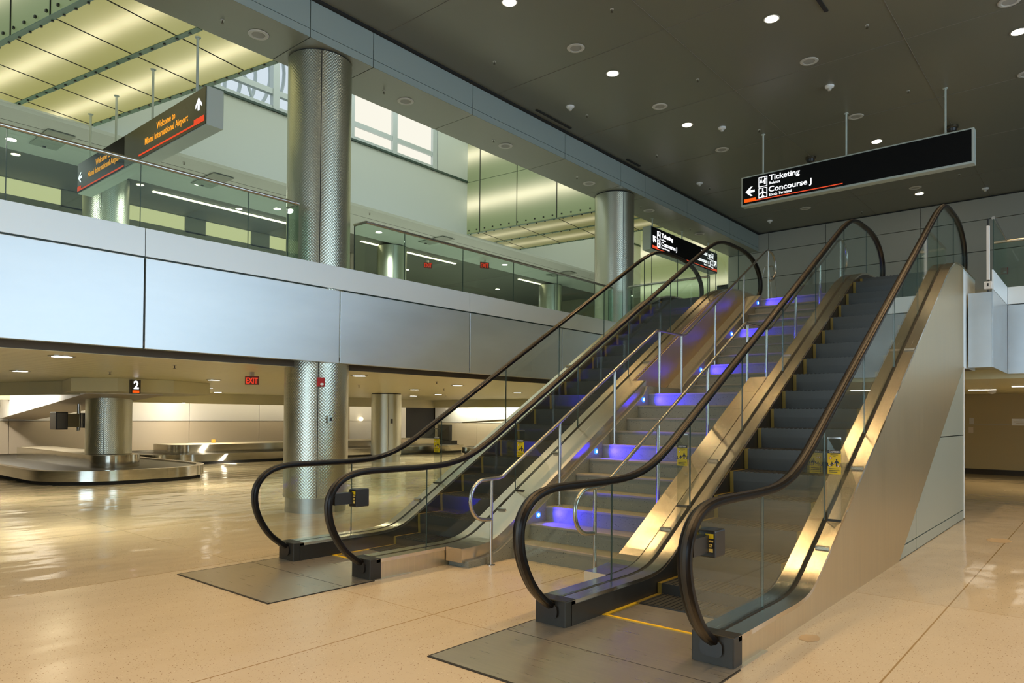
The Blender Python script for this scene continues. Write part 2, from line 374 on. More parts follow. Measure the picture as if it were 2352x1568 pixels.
# far wall with panel joints (gaps)
fw = MB(); gap = .02
xs = [-11.03, -9.5, -7.53, -4.64, -1.75, 1.14, 4.03, 6.92, XR]; zs = [0, 3.95, 5.35, 6.75, 7.7, 8.38]
for i in range(len(xs)-1):
    for j in range(len(zs)-1):
        fw.box(xs[i]+gap/2, xs[i+1]-gap/2, YF, YF+.1, zs[j]+(gap/2 if j else 0), zs[j+1]-gap/2)
struct('wall_far', fw, M['wall_far']); struct('wall_far_backing', MB().box(-11.03, XR, YF+.1, YF+.3, 0, 8.4), M['black_gap'])
# walls behind and beside the camera with their windows
wr = MB()
for y0, y1, z0, z1 in ((YB, 2, 0, 8.4), (18, 36, 0, 8.4), (2, 18, 0, .8), (2, 18, 7.8, 8.4)): wr.box(XR, XR+.3, y0, y1, z0, z1)
struct('wall_right', wr, M['wall_far'])
wb = MB()
for x0, x1, z0, z1 in ((-34, -9.2, 0, 13), (0, XR, 0, 8.6), (-9.2, 0, 0, .5), (-9.2, 0, 5.3, 8.6)): wb.box(x0, x1, YB-.3, YB, z0, z1)
struct('wall_back', wb, M['wall_far'])
for k, (ax, a0, a1, c) in enumerate((('x', -9.2, 0, YB-.15), ('y', 2, 18, XR+.15))):
    w = MB()
    for i in range(5):
        a = a0+(a1-a0)*i/4
        w.box(a-.05, a+.05, c-.05, c+.05, .5, 5.5) if ax == 'x' else w.box(c-.05, c+.05, a-.05, a+.05, .8, 7.8)
    for z in (.84, 2.9, 5.26):
        w.box(a0, a1, c-.05, c+.05, z-.04, z+.04) if ax == 'x' else w.box(c-.05, c+.05, a0, a1, z-.04, z+.04)
    struct('window_%d' % (k+3), w, M['win_frame'])
# beam between the hall and the atrium
b1 = MB(); js = [-5.95, -2.95, -1.65, .88, 4.03, 6.52, 7.80, 10.33, 13.50, 15.99, 17.27, 19.8, 22.95, YF]
for i in range(len(js)-1):
    b1.box(XL, XL-.05, js[i]+.008, js[i+1]-.008, 7.875, 8.34)
    b1.box(XL, XL-.05, js[i]+.008, js[i+1]-.008, 7.735, 7.865)
struct('beam_face', b1, M['beam'])
struct('beam_core', MB().box(XL-.05, -11.0, YB, YF+.1, 7.75, 8.6), M['black_gap'])
b2 = MB()
for i in range(len(js)-1): b2.box(XL-.001, -11.0, js[i]+.008, js[i+1]-.008, 7.73, 7.75)
struct('ceiling_beam_soffit', b2, M['soffit'])
# upper floor slab
SLZ = 3.95
sl = MB(); sl.box(-34, -10.05, YB, 36, 2.6, SLZ); sl.box(-10.05, -7.25, 16.0, 36, 2.6, SLZ); sl.box(-7.25, -1.55, 14.95, 36, 2.6, SLZ); sl.box(-1.55, XR, 16.2, 36, 2.6, SLZ)
sl.box(-5.56, -3.49, 13.80, 14.95, 2.6, SLZ)
struct('floor_upper', sl, mat('upper_floor', (.42, .45, .40), .3))
lc = MB().box(-34, -10.35, YB, 36, 2.42, 2.6); lc.box(-10.35, XR, 16.3, 36, 2.42, 2.6)
struct('ceiling_lower', lc, M['slat'])
struct('trim_3', MB().box(-10.35, -9.92, YB, 15.9, 2.54, 2.6).box(-10.36, -10.345, YB, 16.0, 2.425, 2.6), M['concrete'])
# fascia along the upper floor edge
fa = MB(); fb = MB(); bk = MB()
fj = [.88-3.15*k for k in range(2, 0, -1)]+[.88, 4.03, 7.18, 10.33, 13.48, 15.9]
for i in range(len(fj)-1):
    fa.box(-9.9, -9.95, fj[i]+.012, fj[i+1]-.012, 2.5, 3.715)
bj = [.88-3.15*2, -2.27, 4.03, 10.33, 15.9]
for i in range(len(bj)-1):
    y0, y1 = bj[i]+.005, bj[i+1]-.005
    b = len(fb.v); fb.v += [(-9.9, y0, 3.74), (-9.9, y1, 3.74), (-9.91, y1, 4.12), (-9.91, y0, 4.12), (-10.06, y0, 3.74), (-10.06, y1, 3.74), (-10.06, y1, 4.12), (-10.06, y0, 4.12)]
    for q in ((0, 1, 2, 3), (7, 6, 5, 4), (3, 2, 6, 7), (0, 4, 5, 1), (0, 3, 7, 4), (1, 5, 6, 2)): fb.face([b+k for k in q])
bk.box(-9.95, -10.05, YB, 15.95, 2.5, 3.74)
struct('wall_fascia_left', fa, M['fascia'], .004); struct('trim_4', fb, M['fascia_band']); struct('trim_5', bk, M['glass_edge'])
fa = MB(); fb = MB()
fa.box(-9.95, -7.25, 15.9, 16.0, 2.5, 3.72); fb.box(-9.97, -7.25, 15.9, 16.0, 3.74, 4.12)
fa.box(-1.84, -1.515, 13.95, 14.0, 2.5, 3.74)          # stainless bump beside the escalator head
fa.box(-1.515, -1.5, 14.0, 16.1, 2.5, 3.78)
for x0, x1 in ((-1.5, 1.3), (1.3, 4.1), (4.1, 6.9), (6.9, XR)):
    fa.box(x0+.008, x1-.008, 16.1, 16.2, 2.5, 3.78); fb.box(x0+.008, x1-.008, 16.1, 16.2, 3.8, 4.12)
fb.box(-1.52, -1.5, 14.05, 16.1, 3.79, 4.12)
struct('wall_fascia_right', fa, brushed('fascia_steel', (.62, .68, .72), .33, (2, 2, 3), .05, metal=.75, wave=1.1)); struct('trim_6', fb, M['fascia_band'])
struct('trim_7', MB().box(-1.84, -1.56, 14.02, 16.1, 3.70, 3.74), M['white'])
struct('trim_8', MB().box(-1.60, -1.53, 15.2, 16.1, 3.74, 4.08), M['black_gap'])
# atrium wall with clerestory windows
XW = -16.6
aw = MB(); aw.box(XW-.2, XW, YB, 31, 7.73, 9.5); aw.box(XW-.2, XW, 15.75, 31, 9.5, 13); aw.box(XW-.2, XW, YB, 8.3, 9.5, 13); aw.box(XW-.2, XW, 10.42, 12.30, 11.9, 13); aw.box(XW-.2, XW, 8.3, 15.75, 12.2, 13)
struct('wall_atrium', aw, M['wall_pale'])
struct('trim_9', MB().box(XW, XW+.05, YB, 31, 9.5, 9.56), M['glass_edge'])
wf = MB()
for y in (8.35, 9.95, 12.35, 13.95, 15.6): wf.box(XW-.12, XW+.04, y-.09, y+.09, 9.5, 12.3)
for z in (9.58, 10.02, 12.2): wf.box(XW-.1, XW+.02, 8.3, 15.7, z-.07, z+.07)
struct('window_1', wf, M['win_frame'])
pane = MB(); pane.box(XW-.07, XW-.05, 12.4, 15.5, 9.6, 12.2)
struct('window_2', pane, emis('frosted_daylight_pane', (1, .97, .84), 1.05))
at = MB(); at.box(XW-.2, -10.8, YB, 31, 12.8, 13); at.box(-11.0, -10.8, YB, 31, 8.4, 13); at.box(XW-.2, -10.8, 31, 31.2, 3.9, 13)
struct('wall_atrium_shell', at, M['wall_pale'])
# soffits of the upper floor beyond the atrium
so = MB(); so.box(-19.45, XW-.2, YB, 36, 7.73, 7.9)
struct('ceiling_upper', so, M['soffit_in'])
struct('trim_10', MB().box(-17.57, -17.55, YB, 31, 7.7285, 7.731), M['black_gap'])
so = MB(); so.box(-21.0, -19.45, YB, 36, 7.80, 7.95); so.box(-26.2, -21.0, YB, 36, 8.02, 8.2); so.box(-21.02, -21.0, YB, 36, 7.8, 8.02)
struct('ceiling_recess', so, M['recess'])
wi = MB(); wi.box(-23.0, -22.8, YB, 17, 3.95, 7.55); wi.box(-23.0, -22.8, YB, 17, 8.0, 8.1)
for y0, y1 in ((6.97, 8.62), (10.5, 11.18), (12.8, 13.5), (15.3, 17)): wi.box(-23.0, -22.8, y0, y1, 7.5, 8.05)
wq = MB(); wq.box(-26.2, -22.8, 17, 17.2, 3.95, 8.1); wq.box(-26.4, -26.2, 17, 36, 3.95, 8.1); struct('wall_upper_far', wq, mat('upper_far_wall', (.55, .52, .40), .6)); wi.box(-34, XW, 35.8, 36, 0, 8.1); wi.box(-26, -11, 31.5, 31.7, 3.95, 8.1)
struct('wall_upper_inner', wi, M['wall_olive'])
tp = MB()
for y0, y1 in ((-2, 4.05), (4.1, 6.97), (8.62, 10.5), (11.18, 12.8), (13.5, 15.3)): tp.box(-22.95, -22.85, y0, y1, 7.55, 8.0)
struct('window_5', tp, M['panel_glow'])
# lower lobby walls
wl = MB(); W27 = -27.0
for i in range(-4, 8):
    y0 = 9.79+2.91*i; y1 = y0+2.91
    if y1 <= 20.0: wl.box(W27-.1, W27, y0+.01, y1-.01, 0, 1.36)
wl.box(W27-.12, W27-.1, YB, 20, 0, 1.38)
struct('wall_left_lower', wl, M['wall_low'])
wu = MB()
for i in range(-4, 4):
    y0 = 9.79+2.91*i; wu.box(W27-.1, W27, y0+.01, y0+2.9, 1.38, 2.42)
wu.box(W27-.1, W27, 20.0, 20.12, 0, 2.42); wu.box(W27-.1, W27, 21.7, 23.6, 0, 2.42); wu.box(W27-.1, W27, 20.12, 21.7, 2.25, 2.42)
struct('wall_left_upper', wu, M['wall_white'])
struct('wall_left_backing', MB().box(W27-.3, W27-.12, YB, 36, 0, 2.5), M['black_gap'])
dr = MB().box(W27-.08, W27-.02, 20.16, 21.66, 0, 2.22)
struct('door_1', dr, M['wall_white']); 
d2 = MB(); d2.box(W27-.02, W27+.03, 20.1, 20.16, 0, 2.26); d2.box(W27-.02, W27+.03, 21.66, 21.72, 0, 2.26); struct('trim_11', d2, M['wall_low'])
# back wall of the lower lobby behind the farther carousel, in line with the first
wf2 = MB()
for i in range(9):
    x0 = W27+3.0*i; wf2.box(x0+.01, x0+2.99, 25.6, 25.7, 0, 1.30); 
struct('wall_lower_far', wf2, M['wall_low'])
wf3 = MB()
for i in range(5): x0 = W27+3.0*i; wf3.box(x0+.01, x0+2.99, 25.6, 25.7, 1.32, 2.42)
struct('wall_lower_far_upper', wf3, M['wall_white'])
struct('wall_lower_far_backing', MB().box(W27, -11.03, 25.7, 25.9, 0, 2.45), M['black_gap'])
# dropped bulkheads that hide the cove tubes
bh = MB(); bh.box(-25.95, -25.75, YB, 24.3, 2.03, 2.42); bh.box(-25.95, -11.2, 24.3, 24.5, 2.05, 2.42)
struct('ceiling_bulkhead', bh, mat('bulkhead', (.66, .62, .42), .5))
# baseboard under the right-hand far wall
struct('baseboard_far', MB().box(-7, XR, YF-.03, YF, 0, .16), M['dark_metal'])

# ------------------------------------------------------------------ cove and lobby lamps
def tube_lamp(x0, x1, y0, y1, z, label, power, aim):
    t = thing('cove_light', ((x0+x1)/2, (y0+y1)/2, z), label, 'light', 'hidden cove tubes of the lower lobby')
    MB().box(x0, x1, y0, y1, z-.02, z+.02).build('tube', M['cove'], t)
    l = bpy.data.lights.new('cove_glow', 'AREA'); l.shape = 'RECTANGLE'; l.size = max(x1-x0, .1); l.size_y = max(y1-y0, .1); l.energy = power; l.color = (1, .90, .74)
    o = bpy.data.objects.new('cove_glow', l); COL.objects.link(o); o.parent = t; o.location = (0, 0, -.04); o.rotation_euler = Vector(aim).to_track_quat('-Z', 'Y').to_euler()
    return t
tube_lamp(-26.3, -26.2, 0, 23.8, 2.36, 'long hidden tube washing the white wall of the baggage hall', 420, (-.55, 0, -1))
tube_lamp(-25.5, -12, 25.1, 25.2, 2.36, 'long hidden tube washing the white wall behind the far carousel', 300, (0, .5, -1))

# ------------------------------------------------------------------ round clad columns
def column(loc, zb, zt, label, kick=True, ring=False):
    t = thing('column', (loc[0], loc[1], zb), label, 'column', 'round metal columns'); c = (loc[0], loc[1], zb); r = .535; H = zt-zb
    k = .25 if kick else 0
    MB().rev([(r, k), (r, H-.03)], c, 64).build('shaft', M['column'], t)
    if kick: MB().rev([(r-.03, 0), (r-.03, k+.01)], c, 64).build('base_band', M['column_base'], t)
    MB().rev([(r-.025, H-.035), (r-.025, H)], c, 48).build('shadow_ring', M['black_gap'], t)
    for a in (-32, 210):
        w = math.radians(a); x, y = c[0]+math.cos(w)*r, c[1]+math.sin(w)*r
        MB().tube([(x, y, zb+k+.01), (x, y, zt-.04)], .006, 6).build('cladding_seam', M['black_gap'], t)
    return t
column((-10.46, 7.12), 0, 7.73, 'tall grey metal column standing nearest, left of both escalators, with red alarm on it')
column((-10.46, 16.63), 0, 7.73, 'tall grey metal column behind the top of the left escalator')
column((-19.87, 7.25), .60, 2.12, 'short grey column rising through the nearer baggage carousel', False)
column((-19.87, 16.45), 0, 2.42, 'grey column in the lower lobby right of the big column')
column((-19.87, 7.1), 3.95, 7.73, 'upper floor column behind the hanging welcome sign')
column((-19.87, 16.63), 3.95, 7.73, 'upper floor column behind the glass railing, right of the big column')
column((-19.87, 26.1), 3.95, 7.73, 'farthest upper floor column behind the glass railing')

# ------------------------------------------------------------------ escalator
def catmull(pts, n=6):
    out = []; P = [pts[0]]+pts+[pts[-1]]
    for i in range(1, len(P)-2):
        for k in range(n):
            t = k/n; q = []
            for d in range(2):
                a, b, c, e = P[i-1][d], P[i][d], P[i+1][d], P[i+2][d]
                q.append(.5*((2*b)+(c-a)*t+(2*a-5*b+4*c-e)*t*t+(3*b-a-3*c+e)*t**3))
            out.append(tuple(q))
    out.append(pts[-1]); return out
HR = [(4.52, .14), (4.40, .17), (4.21, .32), (4.08, .52), (4.03, .71), (4.06, .87), (4.19, 1.0), (4.42, 1.06), (4.8, 1.068), (5.2, 1.068), (5.6, 1.088), (5.95, 1.165), (6.3, 1.322), (6.69, 1.545),
      (8, 2.301), (9.5, 3.166), (11, 4.032), (12.0, 4.61), (12.4, 4.82), (12.75, 4.96), (13.1, 5.02), (13.5, 5.03), (13.95, 5.02), (14.35, 4.95), (14.66, 4.80), (14.84, 4.58), (14.84, 4.32), (14.68, 4.15)]
HRs = catmull(HR)
DK = [(4.45, .20), (5.2, .20), (5.70, .202), (6.0, .255), (6.35, .44), (6.83, .72), (8, 1.395), (9.5, 2.26), (11, 3.126), (12.15, 3.79), (12.5, 3.96), (12.85, 4.08), (13.2, 4.13), (13.6, 4.145), (14.4, 4.145), (14.9, 4.145)]
DKs = catmull(DK, 4)
def interp(line, y):
    for (a, b), (c, d) in zip(line, line[1:]):
        if a <= y <= c: return b+(d-b)*(y-a)/max(c-a, 1e-9)
    return line[0][1] if y < line[0][0] else line[-1][1]
def zs(y):   # height of the step noses
    a = .577*(y-6.69)+.5
    if y < 5.3: return 0.
    if y < 6.3: t = (y-5.3)/1.0; return .2748*t*t
    if y > 12.9: return 3.95
    if y > 12.2: t = (12.9-y)/.7; return 3.95-(3.95-(.577*(12.2-6.69)+.5))*t*t
    return a
def escalator(cx, label):
    t = thing('escalator', (cx, 4.45, 0), label, 'escalator', 'pair of escalators beside the stairs')
    X = lambda a: cx+a
    # outer cladding
    low = [(4.5, 0), (9.06, 0), (13.66, 2.48), (14.35, 2.5), (14.95, 2.5)]
    ys = sorted(set([round(4.5+.1*i, 3) for i in range(105)]+[9.06, 13.66, 14.35, 14.95]))
    for sg in (-1, 1):
        ya = [y for y in ys if y <= 13.66]; yb = [y for y in ys if y >= 13.66]
        for yy_, nm_, mm_ in ((ya, 'side_panel', M['steel_side']), (yb, 'end_panel', M['fascia_band'])):  # end stretch made whiter, window reflection painted in by its material
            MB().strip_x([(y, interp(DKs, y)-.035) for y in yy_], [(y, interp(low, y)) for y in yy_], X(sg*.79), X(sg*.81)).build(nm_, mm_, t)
        tp = [(y, interp(DKs, y)) for y in ys]; bt = [(y, interp(DKs, y)-.035) for y in ys]
        MB().strip_x(tp, bt, X(sg*.69), X(sg*.815), sm=True).build('outer_deck', M['steel'], t, label='brushed steel outer deck')
        MB().strip_x(tp, bt, X(sg*.52), X(sg*.645), sm=True).build('inner_deck', M['steel'], t)
        tp = [(y, interp(DKs, y)-.012) for y in ys]; bt = [(y, interp(DKs, y)-.05) for y in ys]
        MB().strip_x(tp, bt, X(sg*.645), X(sg*.69)).build('glass_channel', M['black_gap'], t)
        tp = [(y, interp(DKs, y)-.03) for y in ys]; bt = [(y, max(zs(y)-.28, -.0) if y < 12.9 else 3.7) for y in ys]
        MB().strip_x(tp, bt, X(sg*.515), X(sg*.53)).build('skirt_panel', M['skirt'], t, label='dark skirt panel beside the steps')
        # glass balustrade in five panes and a newel pane
        seams = [4.1, 5.30, 6.80, 8.15, 9.50, 10.86, 12.3, 13.7, 14.82]
        for a, b_ in zip(seams, seams[1:]):
            yy = [a+.006+(b_-a-.012)*i/10 for i in range(11)]
            up = [h for h in HRs if h[1] > .6 and not (h[0] < 5 and h[1] < .71)]
            tps, bts = [], []
            for y in yy:
                zt = interp([h for h in HRs[24:]], y) if y < 14.5 else interp([h for h in HRs[24:-12]], min(y, 14.83))
                if y < 4.4:
                    cand = [h for h in HRs[:48] if h[0] <= 4.53]
                    zc = [h[1] for h in cand if abs(h[0]-y) < .03]
                    zt = max(zc) if zc else .75; zb = min(zc) if zc else .65
                elif y > 14.5:
                    zc = [h[1] for h in HRs[-30:] if abs(h[0]-y) < .04]; zt = max(zc) if zc else 4.45; zb = interp(DKs, y)
                else:
                    zc = [h[1] for h in HRs if abs(h[0]-y) < .05 and h[1] > .9]
                    zt = interp(sorted(h for h in HRs if h[1] > 1.0), y); zb = interp(DKs, y)
                    if y < 4.6: zb = .2
                tps.append((y, zt-.015)); bts.append((y, min(zb, zt-.03)))
            MB().strip_x(tps, bts, X(sg*.661), X(sg*.671)).build('glass_pane', M['glass'], t)
            z0 = bts[-1][1]; z1 = tps[-1][1]
            if b_ < 14: MB().box(X(sg*.659), X(sg*.673), b_-.003, b_+.003, interp(DKs, b_), interp(sorted(h for h in HRs if h[1] > 1.0), b_)-.02).build('pane_joint', M['glass_edge'], t)
        # handrail
        h = MB().tube([(X(sg*.666), y, z) for y, z in HRs], .04, 14, flat=(.047, .027)).build('handrail', M['rubber'], t, label='black rubber handrail')
        MB().tube([(X(sg*.666), y, z) for y, z in HRs], .02, 8, flat=(.022, .034)).build('handrail_guide', M['dark_metal'], t)
        # newel box and handrail inlet
        nb = MB(); nb.box(X(sg*.52), X(sg*.815), 4.42, 4.56, 0, .205); n_ = nb.build('newel_cap', M['dark_metal'], t, .008, label='dark grey box end of the balustrade')
        MB().tube([(X(sg*.666), 4.40, .118), (X(sg*.666), 4.43, .118)], .07, 20, flat=(.078, .055)).build('handrail_inlet', M['black'], n_)
        # anti-slide bars on the outer deck
        for y in (6.45, 7.55, 9.9):
            z = interp(DKs, y); MB().prof_x([(y-.012, z-.01), (y+.012, z), (y+.004, z+.028), (y-.02, z+.018)], X(sg*.695), X(sg*.81)).build('anti_slide_bar', M['rail'], t)
        # acrylic guard with its caution sticker on the outer side
        y = 6.80; z0 = interp(DKs, y); xa, xb = X(sg*.69), X(sg*.81)
        gd = MB(); gd.box(xa, xb, y-.004, y+.004, z0-.01, 1.45)
        b = len(gd.v); gd.v += [(X(sg*.806), y, z0-.01), (X(sg*.806), y, 1.45), (X(sg*.806), y+.5, interp(DKs, y+.5)), (X(sg*.81), y, z0-.01), (X(sg*.81), y, 1.45), (X(sg*.81), y+.5, interp(DKs, y+.5))]
        for q in ((0, 1, 2), (5, 4, 3), (0, 3, 4, 1), (1, 4, 5, 2), (2, 5, 3, 0)): gd.face([b+k for k in q])
        G = gd.build('deck_guard', M['acrylic'], t, label='clear acrylic guard standing on the outer deck')
        MB().box(xa, xb, y-.008, y+.008, 1.445, 1.457).build('guard_edge', M['rail'], G)
        MB().box(xa, xb, y-.012, y+.012, z0-.008, z0+.012).build('guard_foot', M['dark_metal'], G)
        cxs = X(sg*.75)-.057; st = MB(); org = (cxs, y-.005, 1.125); R = (1, 0, 0)
        flat_shape(st, rect(0, 0, .114, .215), org, R, 0, .001); org = (cxs, y-.0065, 1.125)
        flat_shape(st, rect(0, .187, .114, .215), org, R, 1, .0008)
        for x0, y0, x1, y1 in ((.012, .045, .098, .050), (.012, .030, .105, .035), (.012, .015, .085, .020), (.025, .172, .09, .176), (.045, .158, .07, .161),
                               (.0, .070, .012, .076), (.0, .076, .006, .100), (.102, .070, .114, .076), (.108, .076, .114, .100)): flat_shape(st, rect(x0, y0, x1, y1), org, R, 1, .0008)
        for cx_, s_, b_ in ((.078, 1.0, .070), (.038, .62, .070)):     # adult and child figures
            flat_shape(st, [(cx_-.006*s_, b_), (cx_+.006*s_, b_), (cx_+.007*s_, b_+.03*s_), (cx_+.022*s_, b_+.022*s_), (cx_+.024*s_, b_+.03*s_), (cx_+.006*s_, b_+.052*s_), (cx_-.006*s_, b_+.052*s_), (cx_-.024*s_, b_+.026*s_), (cx_-.022*s_, b_+.018*s_), (cx_-.007*s_, b_+.03*s_)], org, R, 1, .0008)
            flat_shape(st, [(cx_+.007*s_*math.cos(a*PI/5), b_+.059*s_+.007*s_*math.sin(a*PI/5)) for a in range(10)], org, R, 1, .0008)
        for cx_, cy_, r_ in ((.026, .145, .011), (.020, .073, .008), (.092, .073, .008), (.055, .095, .006)):
            flat_shape(st, [(cx_+r_*math.cos(a*PI/6), cy_+r_*math.sin(a*PI/6)) for a in range(12)], org, R, 3, .0010)
            flat_shape(st, [(cx_+r_*.7*math.cos(a*PI/6), cy_+r_*.7*math.sin(a*PI/6)) for a in range(12)], org, R, 2, .0013)
        put_text(st, 'CAUTION', .016, (cxs+.012, y-.0082, 1.125+.193), R, .0006, .09, 2)
        st.build('caution_sticker', [M['yellow_st'], M['black'], M['white'], M['red']], G, label='yellow caution sticker with two black figures')
    # emergency stop box by the right-hand newel
    eb = MB(); x0, x1 = X(.62), X(.74)
    eb.box(x0, x1, 4.30, 4.46, .725, .90); E_ = eb.build('stop_button_box', M['black'], t, .01, label='black emergency stop box on the right-hand newel')
    lb = MB(); flat_shape(lb, rect(0, 0, .062, .13), (x0+.052, 4.299, .755), (1, 0, 0), 1, .002); flat_shape(lb, rect(.004, .095, .058, .125), (x0+.052, 4.2975, .755), (1, 0, 0), 0, .002)
    put_text(lb, 'EMERGENCY', .011, (x0+.056, 4.2965, .828), (1, 0, 0), .0004, .054, 2); put_text(lb, 'STOP', .020, (x0+.064, 4.2965, .795), (1, 0, 0), .0006, .038, 2); flat_shape(lb, rect(.008, .008, .054, .03), (x0+.052, 4.2965, .755), (1, 0, 0), 2, .001)
    lb.build('stop_label', [M['yellow_st'], M['black'], M['led_yellow']], E_)
    MB().box(X(.63), X(.70), 4.08, 4.31, .76, .87).build('box_bracket', M['black'], E_)
    # plates and combs
    MB().box(X(-.84), X(.84), 3.31, 4.94, 0, .007).build('lower_floor_plate', M['plate'], t, label='brushed steel landing plate set in the floor')
    MB().box(X(-.84), X(.84), 4.10, 4.106, .007, .0078).build('plate_joint', M['black_gap'], t)
    MB().box(X(-.85), X(-.84), 3.30, 4.45, 0, .008).box(X(.84), X(.85), 3.30, 4.45, 0, .008).box(X(-.85), X(.85), 3.295, 3.31, 0, .008).build('plate_frame', M['dark_metal'], t)
    MB().box(X(-.515), X(.515), 4.925, 4.955, .004, .012).box(X(-.515), X(-.49), 4.95, 5.9, .004, .012).box(X(.49), X(.515), 4.95, 5.9, .004, .012).build('comb_edge', mat('comb_yellow', (.80, .50, .02), .5), t, label='yellow comb edge')
    MB().box(X(-.515), X(.515), 13.0, 14.95, 3.93, 3.958).build('upper_floor_plate', M['plate'], t)
    # the moving steps, at rest
    st = MB().box(X(-.51), X(.51), 4.96, 5.44, -.02, .004).box(X(-.51), X(-.47), 4.96, 5.44, .004, .006, 1).box(X(.47), X(.51), 4.96, 5.44, .004, .006, 1)
    st.build('step', [M['plate'], M['yellow']], t)
    k = 0; y = 5.44
    while y < 12.95:
        z = zs(y+.2 if y > 6 else y+.1); zp = zs(y-.2 if y > 6.2 else y-.1)
        s_ = MB(); s_.prof_x([(y, z), (y+.41, z), (y+.41, z-.05), (y+.05, z-.30), (y+.012, z-.26), (y+.002, z-.1)], X(-.47), X(.47), 0)
        for e in (-1, 1): s_.prof_x([(y-.001, z+.001), (y+.41, z+.001), (y+.41, z-.05), (y+.05, z-.30), (y+.011, z-.26), (y, z-.1)], X(e*.47), X(e*.51), 1)
        for q in range(19):
            xx = X(-.45+.05*q); s_.box(xx-.008, xx+.008, y+.002, y+.40, z, z+.006, 0)
        s_.build('step', [M['step'], M['yellow']], t); y += .40
    # closed underside
    MB().prof_x([(6.2, .001), (9.06, .001), (13.66, 2.5), (14.9, 2.5), (14.9, 2.9), (13.5, 2.9), (9.0, .3), (6.2, .01)], X(-.79), X(.79)).build('truss_underside', M['dark_metal'], t)
    return t
M['yellow_st'] = mat('sticker_yellow', (.90, .66, .01), .45)
M['led_yellow'] = mat('label_print', (.95, .75, .2), .5)
escalator(-2.68, 'nearer escalator on the right of the stairs, with steel decks and black handrails')
escalator(-6.375, 'farther escalator on the left of the stairs, with steel decks and black handrails')

# ------------------------------------------------------------------ staircase between the escalators
RI, RUN = .18, .31
def nose_y(k): return 6.24+RUN*(k-1) if k <= 11 else 10.62+RUN*(k-12)
sx0, sx1 = -5.26, -3.79
sc = thing('staircase', (-4.5, 6.24, 0), 'speckled terrazzo staircase with blue lit risers between the two escalators', 'staircase')
for k in range(1, 23):
    y0 = nose_y(k); y1 = nose_y(k+1)+.02 if k < 22 else 13.85
    if k == 11: y1 = 10.64
    b = MB().box(sx0, sx1, y0, y1, max(0, RI*k-.36), RI*k-.002)
    b.box(sx0, sx1, y0-.012, y0+.045, RI*k-.022, RI*k, 1)
    b.build('step', [M['stair'], M['nosing']], sc, label='stair landing' if k == 11 else 'terrazzo step')
def cl_top(y): return interp(DKs, y)
for sg, xa, xb, xo in ((-1, -5.56, -5.26, -5.32), (1, -3.79, -3.49, -3.73)):
    ys = [5.5+.1*i for i in range(84)]
    def st_top(y):
        if y < 9.3: return max(.06, interp(DKs, y)-.13)
        return 2.09 if y < 10.45 else min(4.06, 2.16+.5806*(y-10.62)+.09)
    MB().strip_x([(y, st_top(y)) for y in ys], [(y, 0) for y in ys], xa, xb).build('stringer', M['stair'], sc, label='terrazzo edge curb of the stairs')
    ys = [5.45+.1*i for i in range(40)]
    tp = [(y, interp(DKs, y)+.005) for y in ys]; bt = [(y, interp(DKs, y)-.145) for y in ys]
    c0, c1 = (-5.555, -5.315) if sg < 0 else (-3.735, -3.50)
    MB().strip_x(tp, bt, c0, c1, sm=False).build('stringer_cladding', M['steel'], sc, label='brushed steel cap along the stair edge')
    ys = [9.35+.1*i for i in range(51)]
    MB().strip_x([(y, interp(DKs, y)-.04) for y in ys], [(y, st_top(y)) for y in ys], *((-5.555, -5.535) if sg < 0 else (-3.515, -3.50))).build('side_cladding', M['steel_side'], sc)
lit = [(3, 6.69), (7, 7.93), (11, 9.17), (14, 11.07), (18, 12.31), (22, 13.55)]
for k, y in lit:
    z = RI*k-.09; x = -5.26
    o = MB().tube([(x, y, z), (x+.012, y, z)], .038, 20, 0).build('step_light', M['blue_led'], sc, label='small round blue step light')
    MB().tube([(x+.012, y, z), (x+.016, y, z)], .020, 14, 0).build('lens', M['blue_core'], o)
    l = bpy.data.lights.new('blue_glow', 'SPOT'); l.energy = 120; l.color = (.02, .012, 1); l.spot_size = math.radians(118); l.spot_blend = 1; l.shadow_soft_size = .03
    q = bpy.data.objects.new('blue_glow', l); COL.objects.link(q); q.parent = sc
    q.location = Vector((x+.04, y, z))-worldloc(sc); q.rotation_euler = Vector((1, .22, -.03)).to_track_quat('-Z', 'Y').to_euler()

